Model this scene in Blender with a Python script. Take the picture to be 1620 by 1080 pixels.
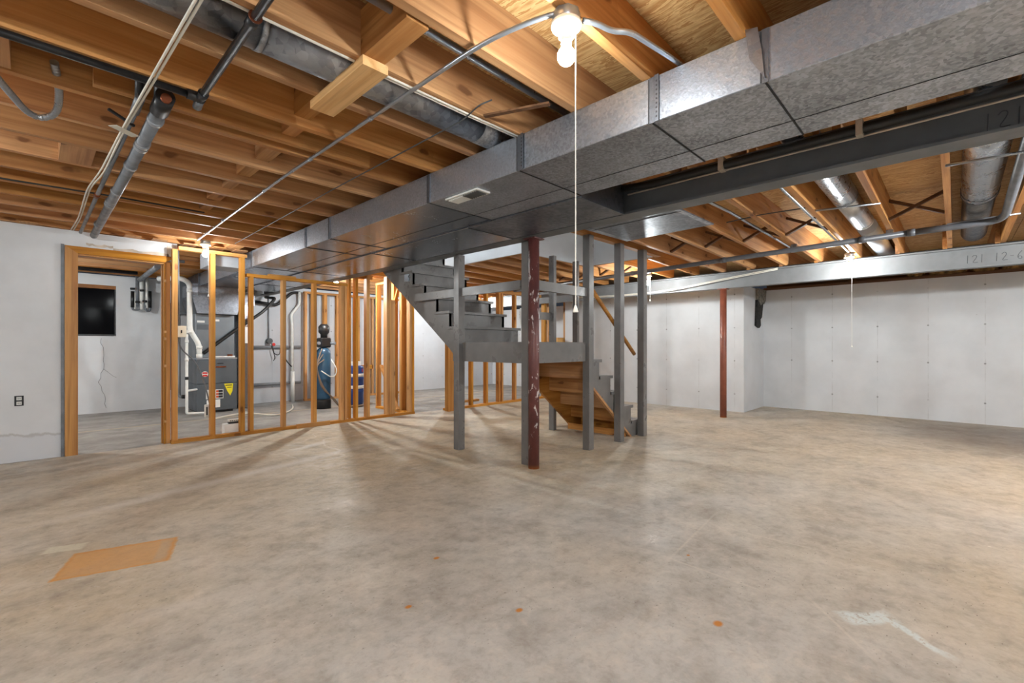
import bpy, bmesh, math, random
from mathutils import Vector, Matrix
rnd = random.Random(7)
S = bpy.context.scene
for o in list(bpy.data.objects): bpy.data.objects.remove(o)

# ------------------------------------------------------------------ camera, world, exposure
FPX = 730.0; YAW = math.atan2(702, 730); EYE = 1.15
cam_d = bpy.data.cameras.new('camera'); cam = bpy.data.objects.new('camera', cam_d)
S.collection.objects.link(cam); S.camera = cam
cam.location = (0, 0, EYE); cam.rotation_euler = (math.pi/2, 0, YAW - math.pi/2)
cam_d.sensor_width = 36; cam_d.lens = FPX/1620*36; cam_d.shift_y = 7/1620; cam_d.clip_start = 0.02
W = bpy.data.worlds.new('world'); S.world = W; W.use_nodes = True
W.node_tree.nodes['Background'].inputs[0].default_value = (0.05, 0.06, 0.08, 1)
W.node_tree.nodes['Background'].inputs[1].default_value = 0.2
S.view_settings.view_transform = 'Standard'; S.view_settings.look = 'None'
S.view_settings.gamma = 1; S.view_settings.use_curve_mapping = False
S.view_settings.exposure = 1.22
BULB = 1500.0                       # emission strength of the bare bulbs
BULB_COL = (0.93, 0.98, 0.985)

# ------------------------------------------------------------------ material helpers
def srgb(r, g, b):
    f = lambda c: (c/255/12.92) if c/255 <= .04045 else ((c/255+.055)/1.055)**2.4
    return (f(r), f(g), f(b), 1)
class NT:
    def __init__(s, name):
        s.m = bpy.data.materials.new(name); s.m.use_nodes = True
        s.t = s.m.node_tree; s.b = s.t.nodes['Principled BSDF']
    def n(s, typ, ins=None, **kw):
        x = s.t.nodes.new(typ)
        for k, v in kw.items(): setattr(x, k, v)
        for k, v in (ins or {}).items():
            if hasattr(v, 'is_output') or isinstance(v, bpy.types.NodeSocket): s.t.links.new(v, x.inputs[k])
            else: x.inputs[k].default_value = v
        return x
    def set(s, k, v):
        if isinstance(v, bpy.types.NodeSocket): s.t.links.new(v, s.b.inputs[k])
        else: s.b.inputs[k].default_value = v
    def obj(s): return s.n('ShaderNodeTexCoord').outputs['Object']
    def math(s, op, a, b=0.0, c=0.0):
        return s.n('ShaderNodeMath', {0: a, 1: b, 2: c}, operation=op).outputs[0]
    def vmath(s, op, a, b):
        return s.n('ShaderNodeVectorMath', {0: a, 1: b}, operation=op).outputs[0]
    def map(s, v, loc=(0,0,0), rot=(0,0,0), sc=(1,1,1), typ='POINT'):
        return s.n('ShaderNodeMapping', {0: v, 1: loc, 2: rot, 3: sc}, vector_type=typ).outputs[0]
    def noise(s, v, scale, detail=4, rough=.55, dist=0.0):
        return s.n('ShaderNodeTexNoise', {'Vector': v, 'Scale': scale, 'Detail': detail, 'Roughness': rough, 'Distortion': dist})
    def voro(s, v, scale, **kw): return s.n('ShaderNodeTexVoronoi', {'Vector': v, 'Scale': scale}, **kw)
    def mix(s, fac, a, b, mode='MIX'):
        x = s.n('ShaderNodeMix', data_type='RGBA', blend_type=mode)
        for i, v in ((0, fac), (6, a), (7, b)):
            if isinstance(v, bpy.types.NodeSocket): s.t.links.new(v, x.inputs[i])
            else: x.inputs[i].default_value = v
        return x.outputs[2]
    def rng(s, v, a, b, c=0.0, d=1.0):
        return s.n('ShaderNodeMapRange', {0: v, 1: a, 2: b, 3: c, 4: d}, clamp=True).outputs[0]
    def bump(s, h, strength=.3, dist=.01):
        s.set('Normal', s.n('ShaderNodeBump', {'Strength': strength, 'Distance': dist, 'Height': h}).outputs[0])
    def rand(s): return s.n('ShaderNodeObjectInfo').outputs['Random']
    def sep(s, v): return s.n('ShaderNodeSeparateXYZ', {0: v}).outputs
MAT = {}
def plain(name, col, rough=.5, metal=0.0, var=.06, scale=9, bump=0.0, emit=None):
    t = NT(name); v = t.obj(); no = t.noise(v, scale, 5)
    c2 = tuple(max(0, c*(1-var*3)) for c in col[:3])+(1,)
    t.set('Base Color', t.mix(t.rng(no.outputs[0], .35, .7), col, c2))
    t.set('Roughness', t.rng(no.outputs[0], .3, .7, max(.05, rough-.07), min(1, rough+.07))); t.set('Metallic', metal)
    if bump: t.bump(no.outputs[0], bump, .004)
    if emit: t.set('Emission Color', emit[0]+(1,)); t.set('Emission Strength', emit[1])
    MAT[name] = t.m; return t.m
def wood(name, axis, c1, c2, knot=srgb(92,52,24), rough=.6, var=.22, knots=True):
    t = NT(name); v = t.obj(); r = t.rand()
    off = t.n('ShaderNodeCombineXYZ', {0: t.math('MULTIPLY', r, 37), 1: t.math('MULTIPLY', r, 91), 2: t.math('MULTIPLY', r, 53)}).outputs[0]
    v = t.vmath('ADD', v, off)
    i = 'XYZ'.index(axis); s1 = [11, 11, 11]; s1[i] = .55; s2 = [46, 46, 46]; s2[i] = 1.0; s3 = [5.5, 5.5, 5.5]; s3[i] = 1.6
    big = t.noise(t.map(v, sc=s1), 1.0, 4, .6, .8).outputs[0]
    fine = t.noise(t.map(v, sc=s2), 1.0, 3).outputs[0]
    col = t.mix(t.rng(big, .32, .68), c1, c2)
    dk = tuple(c*.72 for c in c2[:3])+(1,)
    col = t.mix(t.math('MULTIPLY', t.rng(fine, .48, .7), .6), col, dk)
    if knots:
        q = t.sep(v); o1, o2 = [q[j] for j in range(3) if j != i]
        kv = t.n('ShaderNodeCombineXYZ', {0: t.math('MULTIPLY', q[i], 2.3), 1: t.math('MULTIPLY', t.math('ADD', o1, o2), 5.5), 2: 0.0}).outputs[0]
        kv = t.vmath('ADD', kv, t.n('ShaderNodeVectorMath', {0: t.vmath('SUBTRACT', t.noise(v, 9, 2).outputs['Color'], (.5, .5, .5)), 'Scale': .25}, operation='SCALE').outputs[0])
        vo = t.voro(kv, 1.0, voronoi_dimensions='2D')
        gate = t.rng(t.sep(vo.outputs['Color'])[0], .66, .67)
        ring = t.rng(vo.outputs['Distance'], .07, .12, 1, 0)
        col = t.mix(t.math('MULTIPLY', t.math('MULTIPLY', gate, ring), .85), col, knot)
        halo = t.rng(vo.outputs['Distance'], .16, .42, .35, 0)
        col = t.mix(t.math('MULTIPLY', gate, halo), col, dk)
    hsv = t.n('ShaderNodeHueSaturation', {'Color': col, 'Value': t.rng(r, 0, 1, 1-var, 1+var*.5), 'Saturation': t.rng(t.math('FRACT', t.math('MULTIPLY', r, 7.3)), 0, 1, .9, 1.08)})
    t.set('Base Color', hsv.outputs[0]); t.set('Roughness', rough); t.bump(fine, .12, .003)
    t.b.inputs['Specular IOR Level'].default_value = .3
    MAT[name] = t.m; return t.m
PINE1, PINE2 = srgb(214,160,100), srgb(186,120,62)
for ax in 'XYZ':
    wood('joist'+ax, ax, srgb(204,154,100), srgb(166,110,63))
    wood('stud'+ax, ax, srgb(212,158,87), srgb(182,118,52))
    wood('clear'+ax, ax, srgb(222,182,128), srgb(200,150,92))
    wood('casing'+ax, ax, srgb(198,142,66), srgb(158,98,36), knots=False, rough=.4)
    wood('stairpine'+ax, ax, srgb(196,144,84), srgb(160,104,54), rough=.5)
    wood('dark'+ax, ax, srgb(120,82,50), srgb(84,54,32), knots=False)
def plywood():
    t = NT('plywood'); v = t.obj(); r = t.rand()
    off = t.n('ShaderNodeCombineXYZ', {0: t.math('MULTIPLY', r, 17), 1: t.math('MULTIPLY', r, 41), 2: 0.0}).outputs[0]
    v = t.vmath('ADD', v, off)
    w = t.noise(t.map(v, sc=(5, .9, 1)), 1.2, 6, .6, 1.6).outputs[0]
    band = t.math('FRACT', t.math('MULTIPLY', w, 9))
    col = t.mix(t.rng(band, .1, .9), srgb(222,188,132), srgb(178,130,76))
    fine = t.noise(t.map(v, sc=(60, 3, 60)), 1, 3).outputs[0]
    col = t.mix(t.math('MULTIPLY', t.rng(fine, .5, .8), .4), col, srgb(160,104,52))
    vo = t.voro(t.map(v, sc=(2.6, 1.7, 1)), 1)
    k = t.math('MULTIPLY', t.rng(t.sep(vo.outputs['Color'])[0], .72, .73), t.rng(vo.outputs['Distance'], .07, .11, 1, 0))
    col = t.mix(k, col, srgb(120,78,40))
    t.set('Base Color', col); t.set('Roughness', .65); t.bump(fine, .15, .003); MAT['plywood'] = t.m
plywood()
def galv(name, col, rough, sc=55, dull=0.0, contrast=.35):
    t = NT(name); v = t.obj()
    vo = t.voro(v, sc); a = t.sep(vo.outputs['Color'])[0]
    no = t.noise(v, 3.2, 6, .6).outputs[0]
    fl = t.noise(v, 140, 2).outputs[0]
    c2 = tuple(c*(1-contrast) for c in col[:3])+(1,)
    f = t.math('ADD', t.math('MULTIPLY', a, .5), t.math('MULTIPLY', t.rng(no, .3, .7), .5))
    cc = t.mix(f, col, c2)
    t.set('Base Color', cc); t.set('Metallic', 1.0-dull)
    t.set('Roughness', t.math('ADD', t.math('MULTIPLY', f, .18), rough))
    t.bump(t.math('ADD', t.math('MULTIPLY', a, .35), t.math('ADD', fl, t.math('MULTIPLY', no, 3))), .16, .004); MAT[name] = t.m
galv('galv', srgb(196,204,216), .34, 85, 0, .66); galv('galv_dull', srgb(132,136,144), .36, 40, .0, .4)
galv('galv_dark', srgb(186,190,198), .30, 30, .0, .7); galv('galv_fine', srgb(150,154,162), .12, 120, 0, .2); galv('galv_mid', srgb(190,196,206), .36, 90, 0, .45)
galv('galv_bright', srgb(200,204,210), .22, 60, 0, .2)
plain('emt', srgb(176,184,194), .32, .85, .05, 12)
plain('blackpipe', srgb(46,46,48), .42, .3, .2, 20)
plain('greypipe', srgb(118,122,128), .4, .0, .14, 9)
plain('pvc_grey', srgb(140,142,146), .4, 0, .06)
plain('drain_grey', srgb(98,100,106), .4, 0, .08)
plain('pvc_white', srgb(226,226,222), .35, 0, .04)
plain('copper', srgb(150,86,58), .4, .8, .2)
plain('beam_paint', srgb(98,101,105), .5, .0, .07, 5, .05)
plain('beam_paint_light', srgb(128,130,132), .5, .0, .06, 5, .05)
plain('stair_paint', srgb(112,109,107), .32, 0, .08, 6, .06)
plain('white_box', srgb(232,232,230), .5, 0, .03)
plain('black_plastic', srgb(28,28,30), .4, 0, .1)
plain('dark_grey', srgb(70,72,74), .5, 0, .1)
plain('furnace_paint', srgb(86,92,98), .45, .1, .05, 4)
plain('duct_pale', srgb(182,188,196), .5, .2, .04)
plain('furnace_light', srgb(116,122,128), .45, .2, .06, 4)
plain('cable_white', srgb(222,218,206), .5, 0, .04)
plain('cable_black', srgb(24,24,25), .5, 0, .1)
plain('string', srgb(235,232,224), .7, 0, .03)
plain('porcelain', srgb(236,228,208), .3, 0, .02)
plain('tank_blue', srgb(38,76,104), .35, 0, .1, 5)
plain('drum_blue', srgb(28,62,128), .35, 0, .1, 5)
plain('red', srgb(200,40,36), .5, 0, .05); plain('yellow', srgb(238,220,30), .5, 0, .03)
plain('orange_print', srgb(206,84,40), .5, 0, .08); plain('ink', srgb(40,40,44), .7, 0, .1)
plain('pencil', srgb(74,76,80), .8, 0, .1); plain('insulation', srgb(150,112,60), .9, 0, .3, 14, .6)
plain('rag', srgb(150,144,132), .9, 0, .25, 25, .6); plain('tar_black', srgb(40,38,34), .8, 0, .3, 25, .5)
plain('hose', srgb(120,104,90), .45, 0, .1); plain('plate_white', srgb(216,216,212), .4, 0, .05)
plain('joint_dark', srgb(40,40,42), .7, .2, .1); plain('foil_tape', srgb(200,186,170), .45, .1, .12)
plain('window_frame', srgb(150,96,48), .5, 0, .1)
def red_column(name, c1, c2, flake):
    t = NT(name); v = t.obj(); n1 = t.noise(v, 5, 6, .65).outputs[0]
    col = t.mix(t.rng(n1, .35, .65), c1, c2)
    n2 = t.noise(t.map(v, sc=(14, 14, 5)), 1.2, 5, .62, .6).outputs[0]
    col = t.mix(t.rng(n2, flake, flake+.02), col, srgb(196,186,182))
    z = t.sep(v)[2]
    col = t.mix(t.math('MULTIPLY', t.rng(z, .0, .04, 1, 0), .8), col, srgb(176,104,40))
    t.set('Base Color', col); t.set('Roughness', .45); t.bump(n2, .25, .004); MAT[name] = t.m
red_column('oxide_flaked', srgb(104,58,54), srgb(80,44,43), .585)
red_column('oxide', srgb(140,80,60), srgb(114,62,46), .68)
def whitewall(name, axis, base, seam=True, stain=False):
    t = NT(name); v = t.obj(); xyz = t.sep(v); u = xyz[axis]; z = xyz[2]
    no = t.noise(v, 2.2, 6).outputs[0]; fi = t.noise(v, 60, 3).outputs[0]
    d = tuple(c*.88 for c in base[:3])+(1,)
    col = t.mix(t.rng(no, .35, .7), base, d); h = t.math('MULTIPLY', fi, .4)
    if seam:
        P = .62
        fr = t.math('ABSOLUTE', t.math('SUBTRACT', t.math('FRACT', t.math('DIVIDE', u, P)), .5))
        wob = t.noise(t.map(v, sc=(3, 3, 6)), 1, 4).outputs[0]
        line = t.math('MULTIPLY', t.rng(fr, .0035, .008, 1, 0), t.rng(wob, .42, .6))
        dot = t.n('ShaderNodeVectorMath', {0: t.n('ShaderNodeCombineXYZ', {0: t.math('MULTIPLY', fr, P), 1: t.math('MULTIPLY', t.math('SUBTRACT', t.math('FRACT', t.math('DIVIDE', t.math('SUBTRACT', z, .02), .58)), .5), .58), 2: 0.0}).outputs[0]}, operation='LENGTH').outputs['Value']
        spot = t.math('MULTIPLY', t.rng(dot, .008, .016, 1, 0), t.rng(wob, .35, .5))
        col = t.mix(t.math('MULTIPLY', line, .45), col, srgb(150,148,146)); col = t.mix(t.math('MULTIPLY', spot, .75), col, srgb(104,102,100))
        pit = t.rng(t.voro(v, 7).outputs['Distance'], .03, .05, 1, 0); gate = t.rng(t.noise(v, 1.3, 2).outputs[0], .55, .6)
        col = t.mix(t.math('MULTIPLY', t.math('MULTIPLY', pit, gate), .5), col, srgb(130,128,126))
        h = t.math('SUBTRACT', h, t.math('ADD', line, spot))
    if stain:
        edge = t.math('ADD', t.math('MULTIPLY', t.noise(t.map(v, sc=(5, 1, 2)), 1, 5).outputs[0], .22), .14)
        dz = t.math('SUBTRACT', z, edge)
        ln = t.rng(t.math('ABSOLUTE', dz), .004, .02, 1, 0)
        col = t.mix(t.math('MULTIPLY', t.rng(dz, -.01, .0, 1, 0), .5), col, srgb(196,198,204)); col = t.mix(t.math('MULTIPLY', ln, .45), col, srgb(140,134,130))
    t.set('Base Color', col); t.set('Roughness', .62); t.bump(h, .2, .004); MAT[name] = t.m
whitewall('wall_X', 1, srgb(208,210,213)); whitewall('wall_Y', 0, srgb(208,210,213))
whitewall('wall_plain', 0, srgb(208,210,213), False); whitewall('wall_drywall', 0, srgb(208,210,213), False, True)
whitewall('wall_util', 0, srgb(194,198,204), True)
def floor_mat():
    t = NT('concrete_floor'); v = t.obj(); xyz = t.sep(v); x, y = xyz[0], xyz[1]
    wn = t.noise(v, 7, 2, .6).outputs['Color']
    wv = t.vmath('ADD', v, t.n('ShaderNodeVectorMath', {0: t.vmath('SUBTRACT', wn, (.5, .5, .5)), 'Scale': .10}, operation='SCALE').outputs[0])
    big = t.noise(v, .55, 3, .6).outputs[0]; mid = t.noise(v, 2.6, 5, .68).outputs[0]; fine = t.noise(v, 38, 3, .7).outputs[0]
    wv2 = t.vmath('ADD', v, t.n('ShaderNodeVectorMath', {0: t.vmath('SUBTRACT', t.noise(v, 24, 1, .7).outputs['Color'], (.5, .5, .5)), 'Scale': .022}, operation='SCALE').outputs[0])
    def mask(cx, cy, rot, hw, hh, soft=.15, ell=False, src=None, warp=True):
        q = t.map(wv if warp is True else wv2 if warp == 2 else v, (cx, cy, 0), (0, 0, math.radians(rot)), (hw, hh, 1), 'TEXTURE')
        s = t.sep(q)
        if ell: d = t.math('SQRT', t.math('ADD', t.math('MULTIPLY', s[0], s[0]), t.math('MULTIPLY', s[1], s[1])))
        else: d = t.math('MAXIMUM', t.math('ABSOLUTE', s[0]), t.math('ABSOLUTE', s[1]))
        return t.rng(d, 1-soft, 1+soft, 1, 0)
    grey, tan, dk = srgb(184,180,173), srgb(188,174,152), srgb(140,131,120)
    col = t.mix(t.rng(big, .38, .62), grey, tan)
    tanm = mask(3.6, 4.6, 10, 3.4, 1.9, .5, True)
    col = t.mix(t.math('MULTIPLY', tanm, .7), col, srgb(198,176,142))
    col = t.mix(t.math('MULTIPLY', mask(6.6, 1.4, 30, 3.0, 1.6, .6, True), .6), col, srgb(192,176,152))
    col = t.mix(t.math('MULTIPLY', mask(.9, .9, 0, 1.7, 1.2, .6, True), .8), col, srgb(184,182,178))
    col = t.mix(t.math('MULTIPLY', t.rng(mid, .48, .72), .65), col, dk)
    col = t.mix(t.math('MULTIPLY', t.rng(mid, .45, .3), .45), col, srgb(218,206,192))
    streak = t.noise(t.map(v, rot=(0, 0, .5), sc=(1.2, 7, 1)), 1.2, 4, .65).outputs[0]
    col = t.mix(t.math('MULTIPLY', t.rng(streak, .52, .7), .35), col, srgb(182,172,158))
    m2 = t.noise(wv, 11, 4, .7).outputs[0]
    col = t.mix(t.math('MULTIPLY', t.rng(m2, .5, .72), .4), col, srgb(128,114,102)); col = t.mix(t.math('MULTIPLY', t.rng(m2, .46, .3), .35), col, srgb(214,204,192))
    # contour-like lime edge of an old puddle
    pud = t.noise(wv, .8, 2, .5).outputs[0]
    col = t.mix(t.math('MULTIPLY', t.rng(t.math('ABSOLUTE', t.math('SUBTRACT', pud, .56)), .0, .008, .6, 0), t.math('MAXIMUM', mask(8.2, -.2, 12, 1.6, 1.0, .3, True), mask(2.4, 5.4, 10, 1.6, .9, .3, True))), col, srgb(214,204,192))
    col = t.mix(t.math('MULTIPLY', mask(8.3, -.3, 12, 1.2, .8, .4, True), .6), col, srgb(112,100,90))
    col = t.mix(t.math('MULTIPLY', mask(1.2, 4.55, 14, 1.1, .06, .9, True), .8), col, srgb(214,206,196))
    # pits
    vo = t.voro(t.map(v, rot=(0, 0, .6), sc=(1, 2.0, 1)), 27); g = t.rng(t.sep(vo.outputs['Color'])[1], .62, .64)
    pits = t.math('MULTIPLY', t.math('MULTIPLY', t.rng(vo.outputs['Distance'], .08, .16, 1, 0), g), t.rng(big, .42, .6))
    col = t.mix(t.math('MULTIPLY', pits, .85), col, srgb(84,74,66))
    vo2 = t.voro(v, 5.5); sp = t.math('MULTIPLY', t.rng(vo2.outputs['Distance'], .03, .06, 1, 0), t.rng(t.sep(vo2.outputs['Color'])[0], .86, .87))
    col = t.mix(t.math('MULTIPLY', sp, .6), col, srgb(226,218,208))
    # stains with a shape of their own
    om = mask(.335, 3.28, -17, .235, .175, .03, warp=2); oe = mask(.325, 3.28, -17, .212, .155, .04, warp=2)
    col = t.mix(t.math('MULTIPLY', om, t.rng(mid, .3, .6, .95, .7)), col, srgb(204,150,84))
    col = t.mix(t.math('MULTIPLY', t.math('SUBTRACT', om, oe), .6), col, srgb(206,142,64))
    col = t.mix(t.math('MULTIPLY', mask(.515, 3.225, -17, .028, .15, .3, warp=2), .7), col, srgb(184,160,130))
    col = t.mix(t.math('MULTIPLY', mask(.13, 3.65, -22, .085, .05, .12, warp=2), .9), col, srgb(206,200,180))
    col = t.mix(t.math('MULTIPLY', mask(.55, 2.45, -14, .26, .045, .6), .6), col, srgb(200,190,178))
    wp = t.math('MAXIMUM', mask(2.46, .27, -42, .10, .042, .25), mask(2.43, .13, 52, .13, .02, .35))
    wp = t.math('MULTIPLY', wp, t.rng(fine, .36, .5))
    col = t.mix(t.math('MULTIPLY', wp, .9), col, srgb(206,214,212))
    for (cx, cy, r) in ((1.97, .71, .017), (1.15, 1.74, .012), (1.47, 1.37, .013), (1.52, 2.03, .013), (2.5, 1.06, .008)):
        col = t.mix(mask(cx, cy, 0, r*1.3, r, .3, True, warp=False), col, srgb(190,122,50))
    for (cx, cy, rot, hw) in ((2.385, .92, -92, .23), (2.8, 1.15, 5, .4), (3.05, .85, -86, .35), (2.3, .35, 40, .2)):
        col = t.mix(t.math('MULTIPLY', mask(cx, cy, rot, hw, .006, .4, warp=False), .4), col, srgb(206,196,182))
    col = t.mix(t.math('MULTIPLY', mask(2.56, 1.3, 30, .07, .03, .5), t.rng(fine, .45, .6, 0, .8)), col, srgb(226,222,216))
    col = t.mix(t.math('MULTIPLY', mask(2.2, 5.35, 25, .22, .05, .6), .6), col, srgb(220,214,206))
    # grey unpainted slab of the utility side, behind the partition line
    gcol = t.mix(t.rng(mid, .35, .65), srgb(152,150,147), srgb(126,124,121))
    gcol = t.mix(t.math('MULTIPLY', t.rng(t.math('ABSOLUTE', t.math('SUBTRACT', y, t.math('ADD', 8.4, t.math('MULTIPLY', x, .02)))), .02, .05, 1, 0), .5), gcol, srgb(190,170,136))
    col = t.mix(t.rng(y, 6.66, 6.70), col, gcol)
    col = t.mix(t.math('MULTIPLY', t.rng(fine, .5, .8), .25), col, srgb(120,106,92))
    t.set('Base Color', col); t.set('Roughness', t.rng(mid, .3, .7, .5, .7)); t.b.inputs['Specular IOR Level'].default_value = .35
    t.bump(fine, .14, .004); MAT['concrete_floor'] = t.m
floor_mat()
for nm, k in (('bulb_tiny', .14), ('bulb_small', .3), ('bulb_medium', .46), ('bulb_glow', 1.0), ('bulb_large', 1.7)):      # strengths set per lamp; the strongest serves the added lamps behind the camera
    t = NT(nm); t.set('Base Color', (1, 1, 1, 1)); t.set('Emission Color', BULB_COL+(1,)); t.set('Emission Strength', BULB*k); MAT[nm] = t.m
t = NT('night_glass'); t.set('Base Color', (.004, .004, .005, 1)); t.set('Roughness', t.rng(t.noise(t.obj(), 5).outputs[0], .3, .7, .08, .14)); t.b.inputs['Specular IOR Level'].default_value = .04; MAT['night_glass'] = t.m

# ------------------------------------------------------------------ geometry helpers
def box(bm, x0, x1, y0, y1, z0, z1):
    vs = [bm.verts.new(p) for p in ((x0,y0,z0),(x1,y0,z0),(x1,y1,z0),(x0,y1,z0),(x0,y0,z1),(x1,y0,z1),(x1,y1,z1),(x0,y1,z1))]
    for f in ((0,3,2,1),(4,5,6,7),(0,1,5,4),(1,2,6,5),(2,3,7,6),(3,0,4,7)): bm.faces.new([vs[i] for i in f])
    return vs
def board(bm, a, b, w, th, up=(0,0,1)):
    """rectangular bar from a to b; th along the 'up' side, w across"""
    a, b, up = Vector(a), Vector(b), Vector(up); d = (b-a).normalized(); s = d.cross(up).normalized(); u = s.cross(d)
    vs = [bm.verts.new(p+s*i*w/2+u*j*th/2) for p in (a, b) for i, j in ((-1,-1),(1,-1),(1,1),(-1,1))]
    for f in ((0,1,2,3),(7,6,5,4),(0,4,5,1),(1,5,6,2),(2,6,7,3),(3,7,4,0)): bm.faces.new([vs[i] for i in f])
def prism(bm, pts, axis, c0, c1):
    """polygon pts in the plane normal to axis, extruded c0..c1"""
    def P(p, c):
        return {'X': (c, p[0], p[1]), 'Y': (p[0], c, p[1]), 'Z': (p[0], p[1], c)}[axis]
    A = [bm.verts.new(P(p, c0)) for p in pts]; B = [bm.verts.new(P(p, c1)) for p in pts]; n = len(pts)
    bm.faces.new(A[::-1]); bm.faces.new(B)
    for i in range(n): bm.faces.new((A[i], A[(i+1) % n], B[(i+1) % n], B[i]))
def rounded(pts, r, n=6):
    pts = [Vector(p) for p in pts]; out = [pts[0]]
    for i in range(1, len(pts)-1):
        p, a, b = pts[i], pts[i-1], pts[i+1]
        ra = min(r, (a-p).length*.49); rb = min(r, (b-p).length*.49)
        A = p+(a-p).normalized()*ra; B = p+(b-p).normalized()*rb
        for k in range(n+1):
            s = k/n; out.append(A*(1-s)**2+p*2*s*(1-s)+B*s*s)
    out.append(pts[-1]); return out
def tube(bm, pts, r, n=10, cap=True):
    pts = [Vector(p) for p in pts]; rs = r if isinstance(r, (list, tuple)) else [r]*len(pts)
    rings = []; prev = None
    for i, p in enumerate(pts):
        d = (pts[min(i+1, len(pts)-1)]-pts[max(i-1, 0)]).normalized()
        if prev is None: s = d.orthogonal().normalized()
        else: s = (prev-d*prev.dot(d)).normalized()
        prev = s; u = d.cross(s)
        rings.append([bm.verts.new(p+(s*math.cos(2*math.pi*k/n)+u*math.sin(2*math.pi*k/n))*rs[i]) for k in range(n)])
    for a, b in zip(rings, rings[1:]):
        for k in range(n): bm.faces.new((a[k], a[(k+1) % n], b[(k+1) % n], b[k])).smooth = n > 6
    if cap:
        bm.faces.new(rings[0][::-1]); bm.faces.new(rings[-1])
def lathe(bm, prof, c, n=24):
    tube(bm, [(c[0], c[1], c[2]+z) for _, z in prof], [max(r, .0004) for r, _ in prof], n)
def lathe_v(bm, prof, c, n=24):
    """profile (radius, z) round a vertical axis, flat rings"""
    rings = [[bm.verts.new((c[0]+max(r, .0003)*math.cos(2*math.pi*k/n), c[1]+max(r, .0003)*math.sin(2*math.pi*k/n), c[2]+z)) for k in range(n)] for r, z in prof]
    for a, b in zip(rings, rings[1:]):
        for k in range(n): bm.faces.new((a[k], a[(k+1) % n], b[(k+1) % n], b[k])).smooth = True
    bm.faces.new(rings[0][::-1]); bm.faces.new(rings[-1])
ROOT = {}
def link(o): S.collection.objects.link(o); return o
def obj(name, bm, mat, parent=None, bevel=0.0):
    bmesh.ops.recalc_face_normals(bm, faces=bm.faces[:])
    me = bpy.data.meshes.new(name); bm.to_mesh(me); bm.free(); me.materials.append(MAT[mat])
    o = link(bpy.data.objects.new(name, me))
    if parent is not None:
        o.parent = parent; o.matrix_parent_inverse = Matrix.Translation(-Vector(parent.location))
    if bevel:
        m = o.modifiers.new('bevel', 'BEVEL'); m.width = bevel; m.segments = 1; m.limit_method = 'ANGLE'
    return o
def bx(name, mat, parent, *c, bevel=0.0):
    bm = bmesh.new(); box(bm, *c); return obj(name, bm, mat, parent, bevel)
def bd(name, mat, parent, a, b, w, th, up=(0,0,1)):
    bm = bmesh.new(); board(bm, a, b, w, th, up); return obj(name, bm, mat, parent)
def tb(name, mat, parent, pts, r, n=10, bend=0.0):
    bm = bmesh.new(); tube(bm, rounded(pts, bend) if bend else pts, r, n); return obj(name, bm, mat, parent)
def tag(o, label, cat, group=None):
    o['label'] = label; o['category'] = cat
    if group: o['group'] = group
    return o
def struct(o, label, cat):
    o['kind'] = 'structure'; return tag(o, label, cat)
def thing(name, label, cat, loc=(0,0,0), group=None):
    o = link(bpy.data.objects.new(name, None)); o.location = loc; o.empty_display_size = .1
    return tag(o, label, cat, group)

# ------------------------------------------------------------------ the setting
XL, XR, YB = -2.4, 9.66, -3.0          # room bounds: left, right wall, behind the camera
YF, YF2 = 10.62, 10.1                  # far walls
YP = 6.66                              # partition line
ZJ, HJ = 2.38, .24                     # joist underside, joist depth
ZS = ZJ+HJ
bm = bmesh.new(); box(bm, XL-.3, XR+.3, YB-.3, YF+.3, -.15, 0)
struct(obj('floor', bm, 'concrete_floor'), 'stained tan and grey concrete slab across the whole basement', 'floor')
bm = bmesh.new(); box(bm, XR, XR+.25, YB-.2, 2.66, 0, 2.2)
wall_right = struct(obj('wall_right', bm, 'wall_X'), 'white painted poured concrete wall with form seams on the right', 'wall')
bm = bmesh.new(); prism(bm, [(8.52, 2.64), (XR+.25, 2.64), (XR+.25, 6.45), (8.46, 6.45)], 'Z', 0, 2.2); box(bm, XR, XR+.25, 6.45, YF2+.3, 0, 2.2)
struct(obj('wall_right_jog', bm, 'wall_X'), 'white concrete wall stepping forward behind the slim rust-red column', 'wall')
bm = bmesh.new(); box(bm, 2.95, XR+.2, YF2, YF2+.3, 0, 2.38)
struct(obj('wall_far', bm, 'wall_util'), 'white far wall seen behind the stud partition and staircase', 'wall')
WX0, WX1, WZ0, WZ1 = .1, 1.02, 1.33, 2.2
bm = bmesh.new(); box(bm, XL-.2, 3.0, YF-.06, YF+.3, 0, 1.32)
for c in ((XL-.2, WX0, YF, YF+.3, 1.32, 2.38), (WX1, 3.0, YF, YF+.3, 1.32, 2.38), (WX0, WX1, YF, YF+.3, WZ1, 2.38)): box(bm, *c)
struct(obj('wall_utility', bm, 'wall_plain'), 'white wall with a knee-high ledge and window behind the doorway', 'wall')
bm = bmesh.new(); box(bm, XL-.2, XL, YB-.2, YF+.2, 0, ZS)
struct(obj('wall_side', bm, 'wall_plain'), 'white wall at the left end outside the picture', 'wall')
bm = bmesh.new(); box(bm, XL-.2, XR+.2, YB-.2, YB, 0, ZS)
struct(obj('wall_back', bm, 'wall_plain'), 'white wall behind the camera', 'wall')
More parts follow.
